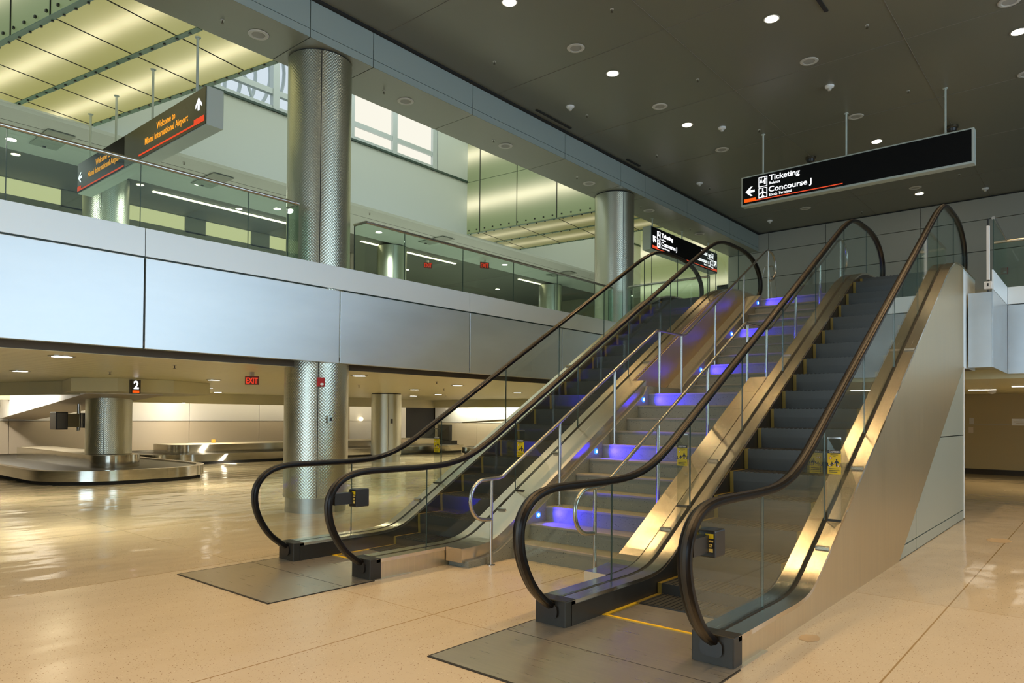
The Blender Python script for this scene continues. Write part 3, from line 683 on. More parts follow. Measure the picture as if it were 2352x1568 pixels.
def stair_rail(x, label, sg):
    t = thing('stair_handrail', (x, 5.78, 0), label, 'handrail', 'steel handrails of the staircase'); r = .021
    def arc(cy, cz, rr, a0, a1, n=10): return [(x, cy+rr*math.cos(math.radians(a0+(a1-a0)*i/n)), cz+rr*math.sin(math.radians(a0+(a1-a0)*i/n))) for i in range(n+1)]
    p = [(x, 5.76, .50), (x, 5.70, .505)]+arc(5.66, .725, .215, 262, 98, 14)+[(x, 5.72, .94), (x, 5.90, .945), (x, 5.96, .96), (x, 9.40, 2.90), (x, 9.47, 2.93), (x, 10.30, 2.93), (x, 10.38, 2.955), (x, 13.80, 4.92), (x, 13.88, 4.95)]
    p += [(x, 14.0, 4.945)]+[(x, 14.02+.30*math.sin(a), 4.66+.285*math.cos(a)) for a in [PI*i/12 for i in range(1, 12)]]+[(x, 14.0, 4.37), (x, 13.92, 4.38)]
    MB().tube(p, r, 12).build('rail', M['rail'], t)
    def railz(y): return interp([(5.6, .945), (5.93, .945), (9.43, 2.92), (10.34, 2.93), (13.84, 4.94), (14.2, 4.94)], y)
    def gz_(y):
        if y < 6.24: return 0
        if y > 13.78: return 3.95
        k = 0
        for i in range(1, 23):
            if nose_y(i) <= y: k = i
        return RI*k
    for y in (5.78, 7.03, 8.28, 9.53, 10.24, 11.47, 12.70, 13.9):
        z0 = gz_(y); pst = MB().tube([(x, y, z0), (x, y, railz(y)-.01)], .018, 12).build('post', M['rail'], t)
        MB().rev([(.045, 0), (.045, .008), (.03, .012)], (x, y, z0), 20).build('flange', M['rail'], pst)
stair_rail(-5.19, 'satin steel stair handrail on the left edge of the stairs, beside the left escalator', -1)
stair_rail(-3.84, 'satin steel stair handrail on the right edge of the stairs, beside the right escalator', 1)

# ------------------------------------------------------------------ infill wall under the right escalator
inf = thing('understair_enclosure', (-1.9, 11.4, 0), 'pale metal infill panels closing the triangle under the right escalator', 'panel enclosure')
fr = M['fascia_g'] = mat('infill_panel', (.42, .44, .36), .35, .35)
def zc(y): return (y-9.06)*.539
MB().prof_x([(9.10, 0.012), (9.99, 0.012), (9.99, .145), (9.36, .145)], -1.93, -1.875).build('plinth_panel', fr, inf)
MB().box(-1.93, -1.875, 10.01, 13.66, .012, .145).build('plinth_panel', fr, inf)
MB().prof_x([(9.38, .16), (9.99, .16), (9.99, zc(9.99)-.01)], -1.93, -1.875).build('infill_panel', fr, inf)
MB().prof_x([(10.01, .16), (13.66, .16), (13.66, 1.37), (11.62, 1.37), (10.01, zc(10.01)-.01)], -1.93, -1.875).build('infill_panel', fr, inf)
MB().prof_x([(11.66, 1.385), (13.66, 1.385), (13.66, 2.46)], -1.93, -1.875).build('infill_panel', fr, inf)
MB().box(-3.47, -1.88, 13.66, 13.70, 0, 2.5).build('end_panel', fr, inf)
MB().box(-1.90, -1.862, 13.66, 13.71, 0.02, 2.5).build('corner_post', M['white'], inf, label='white corner trim')

# ------------------------------------------------------------------ glass railings
def railing(path, z0, zr, label, joints=None, seg=1.55, ends=(True, True)):
    t = thing('glass_railing', (*path[0], z0), label, 'railing', 'green glass railings of the upper floor')
    P = [Vector((*p, 0)) for p in path]
    for a, b in zip(P, P[1:]):
        L_ = (b-a).length; d = (b-a)/L_; nrm = Vector((-d.y, d.x, 0)); n = max(1, round(L_/seg)); ts = [L_*i/n for i in range(n+1)]
        if joints and L_ > 3: ts = [0]+[abs(j-a.y) for j in joints]+[L_]
        for i in range(len(ts)-1):
            p = a+d*(ts[i]+.006); q = a+d*(ts[i+1]-.006)
            MB().quadbox([tuple((p-nrm*.006)[:2]), tuple((q-nrm*.006)[:2]), tuple((q+nrm*.006)[:2]), tuple((p+nrm*.006)[:2])], z0, zr-.02).build('glass_pane', M['rail_glass'], t)
            if i: 
                q = a+d*ts[i]; MB().quadbox([tuple((q-nrm*.007-d*.004)[:2]), tuple((q-nrm*.007+d*.004)[:2]), tuple((q+nrm*.007+d*.004)[:2]), tuple((q+nrm*.007-d*.004)[:2])], z0, zr-.03).build('pane_joint', M['glass_edge'], t)
    MB().tube([(*p, zr) for p in path], .028, 12).build('handrail', M['rail'], t)
    for p in (path[0], path[-1]):
        MB().box(p[0]-.008, p[0]+.008, p[1]-.008, p[1]+.008, z0, zr-.02).build('glass_edge', M['glass_edge'], t)
    return t
railing([(-9.985, -5.9), (-9.985, 6.42), (-10.3, 6.42)], 4.12, 5.02, 'glass railing with steel handrail on the fascia left of the big column', [-3.6, -2.1, -.6, .93, 2.47, 3.99, 5.55])
railing([(-10.3, 7.76), (-9.985, 7.76), (-9.985, 15.75), (-10.05, 15.9), (-10.2, 15.95)], 4.12, 5.02, 'glass railing with steel handrail on the fascia right of the big column', [8.66, 10.2, 11.78, 13.38, 14.95])
railing([(-9.72, 16.3), (-9.70, 16.08), (-9.55, 15.95), (-7.35, 15.93)], 4.12, 5.02, 'short glass railing across the upper floor behind the left escalator head')
railing([(-1.51, 14.15), (-1.51, 16.15), (4.0, 16.15)], 4.12, 5.0, 'glass railing on the white parapet at the right edge of the photo')
railing([(-16.0, 23.6), (-11.2, 22.9)], 3.96, 5.0, 'far glass railing on the upper floor seen under the hanging ticketing sign', seg=1.2)

# ------------------------------------------------------------------ hanging direction signs
def sign_case(name, x0, x1, y0, y1, z0, z1, label, rods, axis, ztop, edge=.02):
    t = thing(name, ((x0+x1)/2, (y0+y1)/2, z0), label, 'sign', 'hanging direction signs')
    MB().box(x0, x1, y0, y1, z0, z1).build('case', M['lip'], t, .006)
    for a in rods:
        px, py = (a, (y0+y1)/2) if axis == 'x' else ((x0+x1)/2, a)
        rd = MB().tube([(px, py, z1), (px, py, ztop-.004)], .021, 10).build('hanger_rod', M['lip'], t)
        MB().rev([(.045, 0), (.05, .012)], (px, py, ztop-.013), 16).build('ceiling_flange', M['lip'], rd)
    return t
def picto_person(mb, x, z, s, o, R):
    flat_shape(mb, rect(x, z, x+s, z+s*1.15), o, R, 1); o2 = tuple(Vector(o)+Vector(R).cross(Vector((0, 0, 1)))*.004)
    e = s*.08; flat_shape(mb, rect(x+e, z+e, x+s-e, z+s*1.15-e), o2, R, 0); o3 = tuple(Vector(o)+Vector(R).cross(Vector((0, 0, 1)))*.008)
    return o3
def picto(mb, kind, x, z, s, o, R):
    """square white pictogram frame; kind 'desk' (two people at a counter) or 'plane'"""
    o3 = picto_person(mb, x, z, s, o, R); h = s*1.15
    S_ = lambda pts: flat_shape(mb, [(x+s*a, z+h*b) for a, b in pts], o3, R, 1, .005)
    if kind == 'desk':
        S_([(.15, .40), (.62, .40), (.62, .50), (.42, .50), (.40, .72), (.30, .80), (.20, .55), (.15, .50)])
        S_([(.64, .22), (.84, .22), (.84, .58), (.90, .75), (.80, .80), (.70, .80), (.62, .60), (.50, .56), (.52, .50), (.64, .52)])
        S_([(.28, .82), (.40, .82), (.40, .90), (.28, .90)]); S_([(.70, .83), (.82, .83), (.82, .92), (.70, .92)])
    else:
        S_([(.46, .08), (.54, .08), (.56, .30), (.68, .20), (.68, .14), (.54, .12)][:2]+[(.57, .45), (.57, .85), (.50, .93), (.43, .85), (.43, .45)])
        S_([(.43, .62), (.57, .62), (.92, .42), (.92, .34), (.57, .46), (.43, .46), (.08, .34), (.08, .42)])
        S_([(.45, .22), (.55, .22), (.70, .12), (.70, .07), (.30, .07), (.30, .12)])
# right-hand sign, facing the hall
t = sign_case('hanging_sign', -6.81, -2.07, 16.50, 16.72, 6.71, 7.42, 'long black sign reading Ticketing and Concourse J, hanging at upper right from the dark ceiling', (-6.32, -4.47, -2.58), 'x', 8.38)
MB().box(-6.77, -2.115, 16.485, 16.50, 6.755, 7.385).build('sign_face', M['sign_black'], t)
R = (1, 0, 0); f = MB(); o = (0, 16.484, 0)
put_text(f, 'Ticketing', .125, (-6.13, 16.484, 7.215), R, .003, .70); put_text(f, 'Boletos', .062, (-6.13, 16.484, 7.12), R, .001, .25)
put_text(f, 'Concourse J', .125, (-6.14, 16.484, 6.945), R, .003, .97); put_text(f, 'South Terminal', .062, (-6.13, 16.484, 6.845), R, .001, .51)
f.build('lettering', M['sign_white'], t, label='white lettering')
f = MB(); picto(f, 'desk', -6.38, 7.095, .205, o, R); picto(f, 'plane', -6.38, 6.835, .205, o, R); f.build('pictogram', [M['sign_black'], M['sign_white']], t)
f = MB(); flat_shape(f, arrow(-6.585, 7.04, .22, 0), o, R); f.build('arrow', M['sign_white'], t, label='white arrow pointing left')
f = MB(); flat_shape(f, rect(-6.44, 6.795, -4.51, 6.815), o, R); f.build('underline', M['sign_red'], t, label='red underline')
f = MB(); flat_shape(f, rect(-6.73, 6.795, -6.44, 6.875), o, R); f.build('colour_block', M['sign_orange'], t, label='orange block')
# middle sign, facing across the hall
t = sign_case('hanging_sign', -10.88, -10.60, 18.88, 23.60, 6.71, 7.42, 'black sign with two Ticketing and Concourse J texts, hanging beyond the second tall column', (19.23, 21.19, 23.16), 'y', 7.73)
MB().box(-10.60, -10.585, 18.92, 23.56, 6.73, 7.40).build('sign_face', M['sign_black'], t)
R = (0, 1, 0); o = (-10.584, 0, 0); f = MB()
put_text(f, 'Ticketing', .125, (-10.584, 19.52, 7.19), R, .006, .75); put_text(f, 'Boletos', .055, (-10.584, 19.52, 7.09), R, .001, .28)
put_text(f, 'Concourse J', .125, (-10.584, 19.52, 6.93), R, .006, 1.02); put_text(f, 'South Terminal', .055, (-10.584, 19.52, 6.84), R, .001, .52)
f.build('lettering', M['sign_white'], t, label='left block of white lettering'); f = MB()
put_text(f, 'Ticketing', .125, (-10.584, 22.28, 7.19), R, .006, .72); put_text(f, 'Boletos', .055, (-10.584, 22.74, 7.09), R, .001, .26)
put_text(f, 'Concourse J', .125, (-10.584, 22.0, 6.93), R, .006, 1.0); put_text(f, 'South Terminal', .055, (-10.584, 22.5, 6.84), R, .001, .5)
f.build('lettering', M['sign_white'], t, label='white lettering')
f = MB(); picto(f, 'desk', 19.25, 7.09, .205, o, R); picto(f, 'plane', 19.25, 6.83, .205, o, R); picto(f, 'desk', 23.03, 7.09, .205, o, R); picto(f, 'plane', 23.03, 6.83, .205, o, R)
f.build('pictogram', [M['sign_black'], M['sign_white']], t)
f = MB(); flat_shape(f, arrow(19.08, 7.06, .24, -PI/4), o, R); f.build('arrow', M['sign_white'], t, label='white arrow pointing up left')
f = MB(); flat_shape(f, arrow(23.40, 7.03, .24, PI+PI/4), o, R); f.build('arrow', M['sign_white'], t, label='white arrow pointing up right')
f = MB(); flat_shape(f, rect(19.27, 6.765, 21.12, 6.785), o, R); flat_shape(f, rect(21.22, 6.765, 23.22, 6.785), o, R)
flat_shape(f, rect(18.97, 6.765, 19.27, 6.845), o, R); flat_shape(f, rect(23.22, 6.765, 23.52, 6.845), o, R); f.build('underline', M['sign_red'], t, label='red underline')
# welcome sign over the atrium
t = sign_case('hanging_sign', -16.2, -10.72, 5.25, 5.52, 6.13, 6.74, 'long dark sign with amber Welcome to Miami International Airport texts, hanging at upper left', (-16.31+.35, -14.64, -13.01, -11.34), 'x', 7.76)
MB().box(-16.18, -13.84, 5.235, 5.25, 6.15, 6.73).build('sign_face', M['sign_black'], t); MB().box(-13.83, -10.74, 5.235, 5.25, 6.15, 6.73).build('sign_face', mat('sign_brown', (.035, .03, .012), .22), t)
R = (1, 0, 0); o = (0, 5.234, 0); f = MB()
for x1, x2, w1, w2, n_ in ((-12.48, -12.94, .70, 1.62, 0), (-15.21, -15.62, .72, 1.60, 0)):
    f = MB(); put_text(f, 'Welcome to', .115, (x1, 5.234, 6.505), R, .001, w1); f.build('led_lettering', M['led_text'], t, label='amber LED lettering'); f = MB(); put_text(f, 'Miami International Airport', .115, (x2, 5.234, 6.345), R, .001, w2); f.build('led_lettering', M['led_text'], t, label='amber LED lettering')
f = MB(); flat_shape(f, arrow(-10.96, 6.51, .20, -PI/2), o, R); f.build('arrow', M['sign_white'], t, label='white arrow pointing up')
f = MB(); flat_shape(f, arrow(-16.03, 6.43, .20, 0), o, R); f.build('arrow', M['sign_white'], t, label='white arrow pointing left')
f = MB(); flat_shape(f, rect(-13.19, 6.20, -10.78, 6.225), o, R); flat_shape(f, rect(-11.11, 6.20, -10.78, 6.29), o, R)
flat_shape(f, rect(-16.17, 6.17, -13.85, 6.195), o, R); flat_shape(f, rect(-16.17, 6.17, -15.98, 6.26), o, R); f.build('underline', M['sign_red'], t, label='red underline')

# ------------------------------------------------------------------ luminous glass lanterns in the atrium
def lantern(nl, nr, fl, fr_, z0, z1, label, seam=1.17, rot=0, zband=(8.72, 10.4), bs=1.0, slo=(.13, .18, .075)):
    """prism between the atrium wall and the beam: near edge nl-nr, far edge fl-fr"""
    t = thing('glass_lantern', (nl[0], nl[1], z0), label, 'light fixture', 'backlit glass boxes in the atrium')
    ang = math.atan2(nr[1]-nl[1], nr[0]-nl[0])
    t.rotation_euler = (0, 0, 0)
    D = Vector((math.cos(ang), math.sin(ang))); Nn = Vector((-math.sin(ang), math.cos(ang))); depth = (Vector(fl)-Vector(nl)).dot(Nn); Lg = (Vector(nr)-Vector(nl)).length
    bm = lantern_mat('lantern_bottom_%d' % rot, 1, (depth*.24, depth*.76), .26, (.28, .26, .07), (1.0, .90, .50), bs)
    sm_ = lantern_mat('lantern_side_%d' % rot, 2, (zband[0]-z0, zband[1]-z0), .36, slo, (1.0, .95, .62), 1.0)
    def loc_obj(mb, name, m, **k):
        o = mb.build(name, m, None, **k); o.parent = t; o.rotation_euler = (0, 0, ang); return o
    # local frame: x along, y depth, z up from the bottom
    x0, x1 = 0.0, Lg; sh = (Vector(fl)-Vector(nl)).dot(D)
    n = int((x1-x0)/seam)+2; off = .55
    cuts = [x0]+[off+seam*i for i in range(n) if x0 < off+seam*i < x1]+[x1]
    for a, b in zip(cuts, cuts[1:]):
        def px(v, y): return v + sh*(y/depth if (v == x0 or v == x1) else 0)
        p = MB(); e = .006
        pts = [(px(a, .0)+e, .0), (px(b, 0)-e, 0), (px(b, depth)-e, depth), (px(a, depth)+e, depth)]
        p.quadbox(pts, 0, .02); loc_obj(p, 'bottom_glass', bm)
        if a > x0:
            q = MB(); q.box(a-.012, a+.012, .03, depth-.03, -.006, .03); q.box(a-.012, a+.012, -.012, .0, .0, z1-z0); loc_obj(q, 'pane_bar', M['black_gap'])
        s_ = MB(); s_.box(a+e, b-e, -.0, .02, .02, 9.5-z0-.01); s_.box(a+e, b-e, -.0, .02, 9.5-z0+.01, z1-z0); loc_obj(s_, 'side_glass', sm_)
    q = MB()
    for yy in (0.03, depth/2, depth-.03): q.box(x0+sh*yy/depth+.02, x1+sh*yy/depth-.02, yy-.05, yy+.05, -.012, 0)
    loc_obj(q, 'bottom_strip', mat('lantern_strip', (.13, .22, .16), .35))
    q = MB()
    for yy in (.07, depth/2, depth-.07):
        for i in range(int((x1-x0)/.33)):
            q.rev([(.022, -.022), (.022, 0)], (x0+.1+.33*i+sh*yy/depth, yy, -.01), 8)
    for i in range(int((x1-x0)/.33)): q.box(x0+.1+.33*i-.02, x0+.1+.33*i+.02, -.03, 0, .08, .12)
    o = loc_obj(q, 'rivets', M['black']); o['kind'] = 'stuff'
    q = MB(); q.box(x0, x1, .02, .05, 9.5-z0-.02, 9.5-z0+.02); loc_obj(q, 'side_joint', M['glass_edge'])
    q = MB(); q.box(x0+sh, x1+sh, depth-.02, depth, .02, z1-z0); loc_obj(q, 'rear_glass', sm_)
lantern((-16.58, 2.88), (-11.03, 3.90), (-16.58, 5.64), (-11.03, 6.66), 7.76, 12.6, 'nearer backlit yellow glass box above the welcome sign', 1.2, 1)
lantern((-16.58, 17.11), (-11.03, 17.62), (-16.58, 19.89), (-11.03, 20.40), 7.76, 12.6, 'middle backlit glass box right of the white atrium wall', 1.5, 2, bs=.5)
lantern((-16.0, 27.6), (-11.06, 27.9), (-16.0, 30.4), (-11.06, 30.7), 6.35, 12.6, 'farthest backlit glass box behind the hanging ticketing sign', 2.9, 3, (7.3, 8.9), 1.0, (.25, .28, .10))
# curved roof ribs outside the clerestory
rb = thing('roof_lattice', (-19, 9, 8.3), 'curved grey roof ribs outside the clerestory window beside the big column', 'roof structure')
for i in range(6):
    MB().tube([(-18.5, 7.6+.45*i+1.5*math.sin(a), 9.0+.2*i+1.6*(1-math.cos(a))) for a in [j*.16 for j in range(12)]], .05, 6).build('rib', M['win_frame'], rb)
MB().tube([(-18.6, 8.2, 9.3), (-18.6, 9.7, 11.6), (-18.6, 11.2, 12.3)], .06, 6).build('edge_rib', M['win_frame'], rb)
MB().tube([(-18.2, 9.2, 11.9), (-18.2, 10.0, 10.9), (-18.2, 10.5, 9.6)], .04, 6).build('edge_rib', M['win_frame'], rb)

# ------------------------------------------------------------------ hall ceiling: downlights, speakers, sensors, sprinklers
def downlight():
    t = thing('downlight', (0, 0, 0), 'x', 'light')
    MB().rev([(.135, -.006), (.115, -.010), (.115, .0)], (0, 0, 0), 24).build('trim_ring', M['disc'], t)
    MB().rev([(.105, -.012), (.105, -.004)], (0, 0, 0), 24).build('lens', M['lamp'], t)
    l = bpy.data.lights.new('beam_of_light', 'SPOT'); l.energy = 540; l.color = (1, .63, .28); l.spot_size = math.radians(82); l.spot_blend = .85; l.shadow_soft_size = .10
    q = bpy.data.objects.new('beam_of_light', l); COL.objects.link(q); q.parent = t; q.location = (0, 0, -.03)
    return t
vis = [(-7.47, 8.66), (-4.37, 11.85), (-1.22, 14.97), (-7.46, 11.77), (-7.45, 14.94), (-4.35, 18.74), (-4.38, 23.88)]
spread_out(downlight(), vis, 8.378, 'bright round downlight in the dark hall ceiling', 'downlights of the hall ceiling')
# the same lamps go on behind the viewer's head and out to the right
more = [(x, y) for x in (-7.47, -4.37, -1.25, 1.85, 4.95) for y in (-3.9, -.8, 2.4, 5.6)]+[(-4.37, 8.7), (-1.25, 8.7), (-1.25, 11.8), (1.85, 8.7), (1.85, 11.8), (1.85, 14.9)]
src = [o for o in bpy.data.objects if o.name.startswith('downlight')][0]
XN = {-7.47: 'line beside the beam', -4.37: 'second line from the beam', -1.25: 'middle line', 1.85: 'second line from the right', 4.95: 'line nearest the right wall'}
YN = {-3.9: 'first', -.8: 'second', 2.4: 'third', 5.6: 'fourth', 8.7: 'fifth', 11.8: 'sixth', 14.9: 'seventh'}
for i, p in enumerate(more):
    d_ = dup(src, (p[0], p[1], 8.378), 'hall downlight outside the photo, %s, %s from behind' % (XN[p[0]], YN[p[1]]), 'downlights overhead')

def speaker():
    t = thing('ceiling_speaker', (0, 0, 0), 'x', 'speaker')
    MB().rev([(.165, -.004), (.15, -.016), (.11, -.018), (.10, -.008)], (0, 0, 0), 28).build('bezel', M['disc'], t)
    MB().rev([(.10, -.012), (.10, -.006)], (0, 0, 0), 24).build('grille', M['grille'], t); return t
spread_out(speaker(), [(-7.47, 10.53), (-4.35, 13.72), (-7.47, 13.68), (-7.47, 16.88), (-4.35, 16.9), (-1.25, 13.79), (-7.49, 23.29), (-4.36, 23.2), (-1.25, 16.9), (-7.47, 20.1)], 8.379, 'round pale speaker in the dark hall ceiling', 'speakers of the hall ceiling')
spread_out(speaker(), [(-10.44, 2.8), (-10.44, 5.94), (-10.44, 9.04), (-10.42, 11.98), (-10.40, 15.29), (-10.40, 18.43), (-10.42, 21.82)], 7.729, 'round pale speaker in the beam soffit', 'speakers of the beam soffit')
def sensor():
    t = thing('motion_sensor', (0, 0, 0), 'x', 'sensor')
    MB().rev([(.09, 0), (.085, -.03), (.05, -.05)], (0, 0, 0), 20).build('cup', M['white'], t); MB().rev([(.04, -.05), (.035, -.09), (.012, -.10)], (0, 0, 0), 16).build('tip', M['disc'], t); return t
spread_out(sensor(), [(-8.97, 12.45), (-9.03, 18.89), (-2.81, 24.53), (-4.36, 15.01), (-8.9, 24.0), (-6.9, 15.6)], 8.379, 'small white cone sensor under the hall ceiling', 'sensors of the hall ceiling')
def dome():
    t = thing('dome_camera', (0, 0, 0), 'x', 'camera')
    MB().rev([(.13, 0), (.13, -.05), (.11, -.06)], (0, 0, 0), 24).build('collar', M['sprk'], t); MB().rev([(.105, -.06), (.09, -.12), (.05, -.155), (.01, -.165)], (0, 0, 0), 24).build('dome', M['black'], t); return t
spread_out(dome(), [(-5.93, 18.82), (-2.80, 18.87)], 8.379, 'dark dome camera under the hall ceiling above the hanging sign', 'dome cameras')
def sprinkler():
    t = thing('sprinkler_head', (0, 0, 0), 'x', 'sprinkler')
    MB().rev([(.03, 0), (.03, -.008)], (0, 0, 0), 14).build('rosette', M['disc'], t); q = MB(); q.tube([(0, 0, 0), (0, 0, -.05)], .008, 6); q.rev([(.022, -.05), (.022, -.055)], (0, 0, 0), 12); q.build('nozzle', M['sprk'], t); return t
spread_out(sprinkler(), [(-8.95, 9.95), (-6.3, 9.9), (-3.19, 13.09), (-8.94, 13.05), (-6.29, 13.06), (-3.18, 16.25), (-6.29, 16.27), (-8.92, 16.19), (-8.99, 19.47), (-3.2, 22.69), (-6.21, 24.82)], 8.379, 'tiny sprinkler head in the dark hall ceiling', 'sprinklers of the hall ceiling')
spread_out(sprinkler(), [(-10.49, 5.36), (-10.43, 8.5), (-10.4, 11.56), (-10.36, 14.69), (-10.38, 17.92), (-10.36, 21.0)], 7.729, 'tiny sprinkler head in the beam soffit', 'sprinklers of the beam soffit')
spread_out(sprinkler(), [(-17.13, 7.84), (-17.06, 13.4), (-17.76, 18.97), (-17.01, 25.12)], 7.729, 'tiny sprinkler head in the upper floor soffit beyond the atrium', 'sprinklers of the upper soffit')
spread_out(sprinkler(), [(-11.59, 5.2), (-14.44, 5.27), (-18.0, 8.51), (-19.78, 8.89), (-14.95, 11.46), (-11.85, 11.28), (-14.63, 14.21), (-18.65, 18.23)], 2.419, 'tiny sprinkler head in the low slatted ceiling', 'sprinklers of the lower ceiling')
# lower lobby fixtures
def fixture():
    t = thing('ceiling_fixture', (0, 0, 0), 'x', 'light')
    MB().rev([(.17, 0), (.17, -.012), (.13, -.014)], (0, 0, 0), 24).build('rim', M['rail'], t); MB().rev([(.125, -.016), (.125, -.006)], (0, 0, 0), 24).build('lens', M['lamp_low'], t)
    l = bpy.data.lights.new('lobby_light', 'SPOT'); l.energy = 640; l.color = (1, .88, .58); l.spot_size = math.radians(150); l.spot_blend = 1; l.shadow_soft_size = .12
    q = bpy.data.objects.new('lobby_light', l); COL.objects.link(q); q.parent = t; q.location = (0, 0, -.03); return t
spread_out(fixture(), [(-11.12, 3.44), (-15.65, 4.15), (-15.63, 7.9), (-20.44, 10.16), (-24.04, 12.3), (-11.35, 8.7), (-15.9, 14.23), (-12.7, 12.82), (-18.54, 17.73), (-20.85, 18.6), (-14.81, 17.72)], 2.419, 'round lit fixture in the low ceiling of the baggage hall', 'fixtures of the lower ceiling')
def slotlight():
    t = thing('slot_light', (0, 0, 0), 'x', 'light'); MB().box(-.3, .3, -.05, .05, -.012, 0).build('lens', M['lamp_low'], t)
    l = bpy.data.lights.new('slot_glow', 'SPOT'); l.energy = 150; l.color = (1, .72, .36); l.spot_size = math.radians(150); l.spot_blend = 1; l.shadow_soft_size = .12
    q = bpy.data.objects.new('slot_glow', l); COL.objects.link(q); q.parent = t; q.location = (0, 0, -.03); return t
spread_out(slotlight(), [(-2.6, 22.0), (-1.5, 20.2), (1.2, 21.0)], 2.419, 'short lit slot in the low ceiling right of the escalator', 'slot lights at lower right')
s_ = thing('smoke_detector', (-2.55, 23.5, 2.42), 'white cone detector under the low ceiling at lower right', 'detector')
MB().rev([(.10, 0), (.09, -.03), (.03, -.07)], (-2.55, 23.5, 2.42), 18).build('body', M['white'], s_)
# upper floor lights
def ulight():
    t = thing('soffit_downlight', (0, 0, 0), 'x', 'light'); MB().rev([(.10, -.01), (.10, 0)], (0, 0, 0), 20).build('lens', M['lamp'], t)
    MB().rev([(.13, -.006), (.13, 0)], (0, 0, 0), 20).build('rim', M['disc'], t)
    l = bpy.data.lights.new('floor_beam', 'SPOT'); l.energy = 1500; l.color = (1, 1, .88); l.spot_size = math.radians(160); l.spot_blend = 1; l.shadow_soft_size = .1
    q = bpy.data.objects.new('floor_beam', l); COL.objects.link(q); q.parent = t; q.location = (0, 0, -.03); return t
spread_out(ulight(), [(-18.73, 4.72), (-18.46, 8.82), (-18.84, 11.39), (-18.6, 1.2), (-18.6, 15.0), (-18.6, 21.4)], 7.729, 'small bright downlight in the upper soffit behind the glass railing', 'downlights of the upper soffit')
spread_out(ulight(), [(-23.5, 20.5), (-23.5, 26.5)], 8.019, 'added fill downlight in the recessed ceiling far behind the glass railing', 'downlights of the recess')  # lamps added to brighten the far upper walls
for x, y0, y1, lab in ((-20.2, 8.4, 12.6, 'long thin light line on the upper floor left of the big column'), (-20.2, 17.6, 20.2, 'thin light line on the upper floor right of the big column'), (-20.2, 24.2, 26.2, 'short light line far along the upper floor'), (-20.2, 15.5, 16.5, 'short light line just right of the big column')):
    t = thing('linear_light', (x, (y0+y1)/2, 7.8), lab, 'light'); MB().box(x-.05, x+.05, y0, y1, 7.76, 7.785).build('lens', M['lin'], t); MB().box(x-.07, x+.07, y0-.02, y1+.02, 7.785, 7.80).build('housing', M['disc'], t)
for x, y, lab in ((-18.0, 5.3, 'square access hatch hanging open under the upper soffit at far left'), (-17.85, 8.9, 'square access hatch behind the big column'), (-17.85, 16.9, 'grey square access hatch above the railing, nearer one right of the big column'), (-17.85, 24.2, 'grey square access hatch above the railing, farther one')):
    t = thing('access_hatch', (x, y, 7.70), lab, 'hatch'); MB().box(x-.62, x+.62, y-.27, y+.27, 7.695, 7.715).build('door', mat('hatch_grey', (.24, .26, .22), .5), t); MB().box(x-.55, x-.5, y-.03, y+.03, 7.67, 7.695).build('latch', M['black'], t)
# exit signs
def exit_sign(x, y, z, right, label, s=1.0):
    R = Vector(right); t = thing('exit_sign', (x, y, z), label, 'exit sign', 'red exit signs'); nrm = R.cross(Vector((0, 0, 1)))
    a = Vector((x, y, z)); w, h = .34*s, .22*s; m_ = MB()
    flat_shape(m_, rect(-w/2, -h, w/2, 0), a, R, 0, .02); m_.build('panel', mat('exit_panel', (.16, .03, .02), .3), t)
    m_ = MB(); put_text(m_, 'EXIT', .15*s, tuple(a-R*(w*.42)-Vector((0, 0, h*.85))+nrm*.024), tuple(R), .004, w*.84); m_.build('lettering', M['exit_red'], t)
    m_ = MB(); m_.box(x-.03, x+.03, y-.03, y+.03, z, z+.08); m_.build('mount', M['disc'], t)
exit_sign(-12.2, 6.9, 2.34, (.55, .83, 0), 'red exit sign hanging from the low ceiling just left of the big column', .72)
exit_sign(-18.6, 20.2, 7.62, (.5, .86, 0), 'red exit sign on the upper floor behind the railing, brighter right one', 1.1)
exit_sign(-20.3, 18.8, 7.60, (.5, .86, 0), 'red exit sign on the upper floor behind the railing, dimmer left one', 1.0)
# carousel number sign
t = thing('number_sign', (-16.45, 6.5, 2.1), 'small black hanging sign with a white 2 above the nearer carousel', 'sign')
MB().box(-16.52, -16.42, 6.43, 6.63, 2.07, 2.38).build('case', M['black'], t); MB().tube([(-16.47, 6.53, 2.38), (-16.47, 6.53, 2.42)], .01, 8).build('hanger', M['lip'], t)
m_ = MB(); put_text(m_, '2', .17, (-16.418, 6.48, 2.18), (0, 1, 0), .008, .11); m_.build('numeral', M['sign_white'], t)
m_ = MB(); flat_shape(m_, rect(6.46, 2.09, 6.60, 2.14), (-16.418, 0, 0), (0, 1, 0)); m_.build('colour_bar', M['sign_orange'], t)

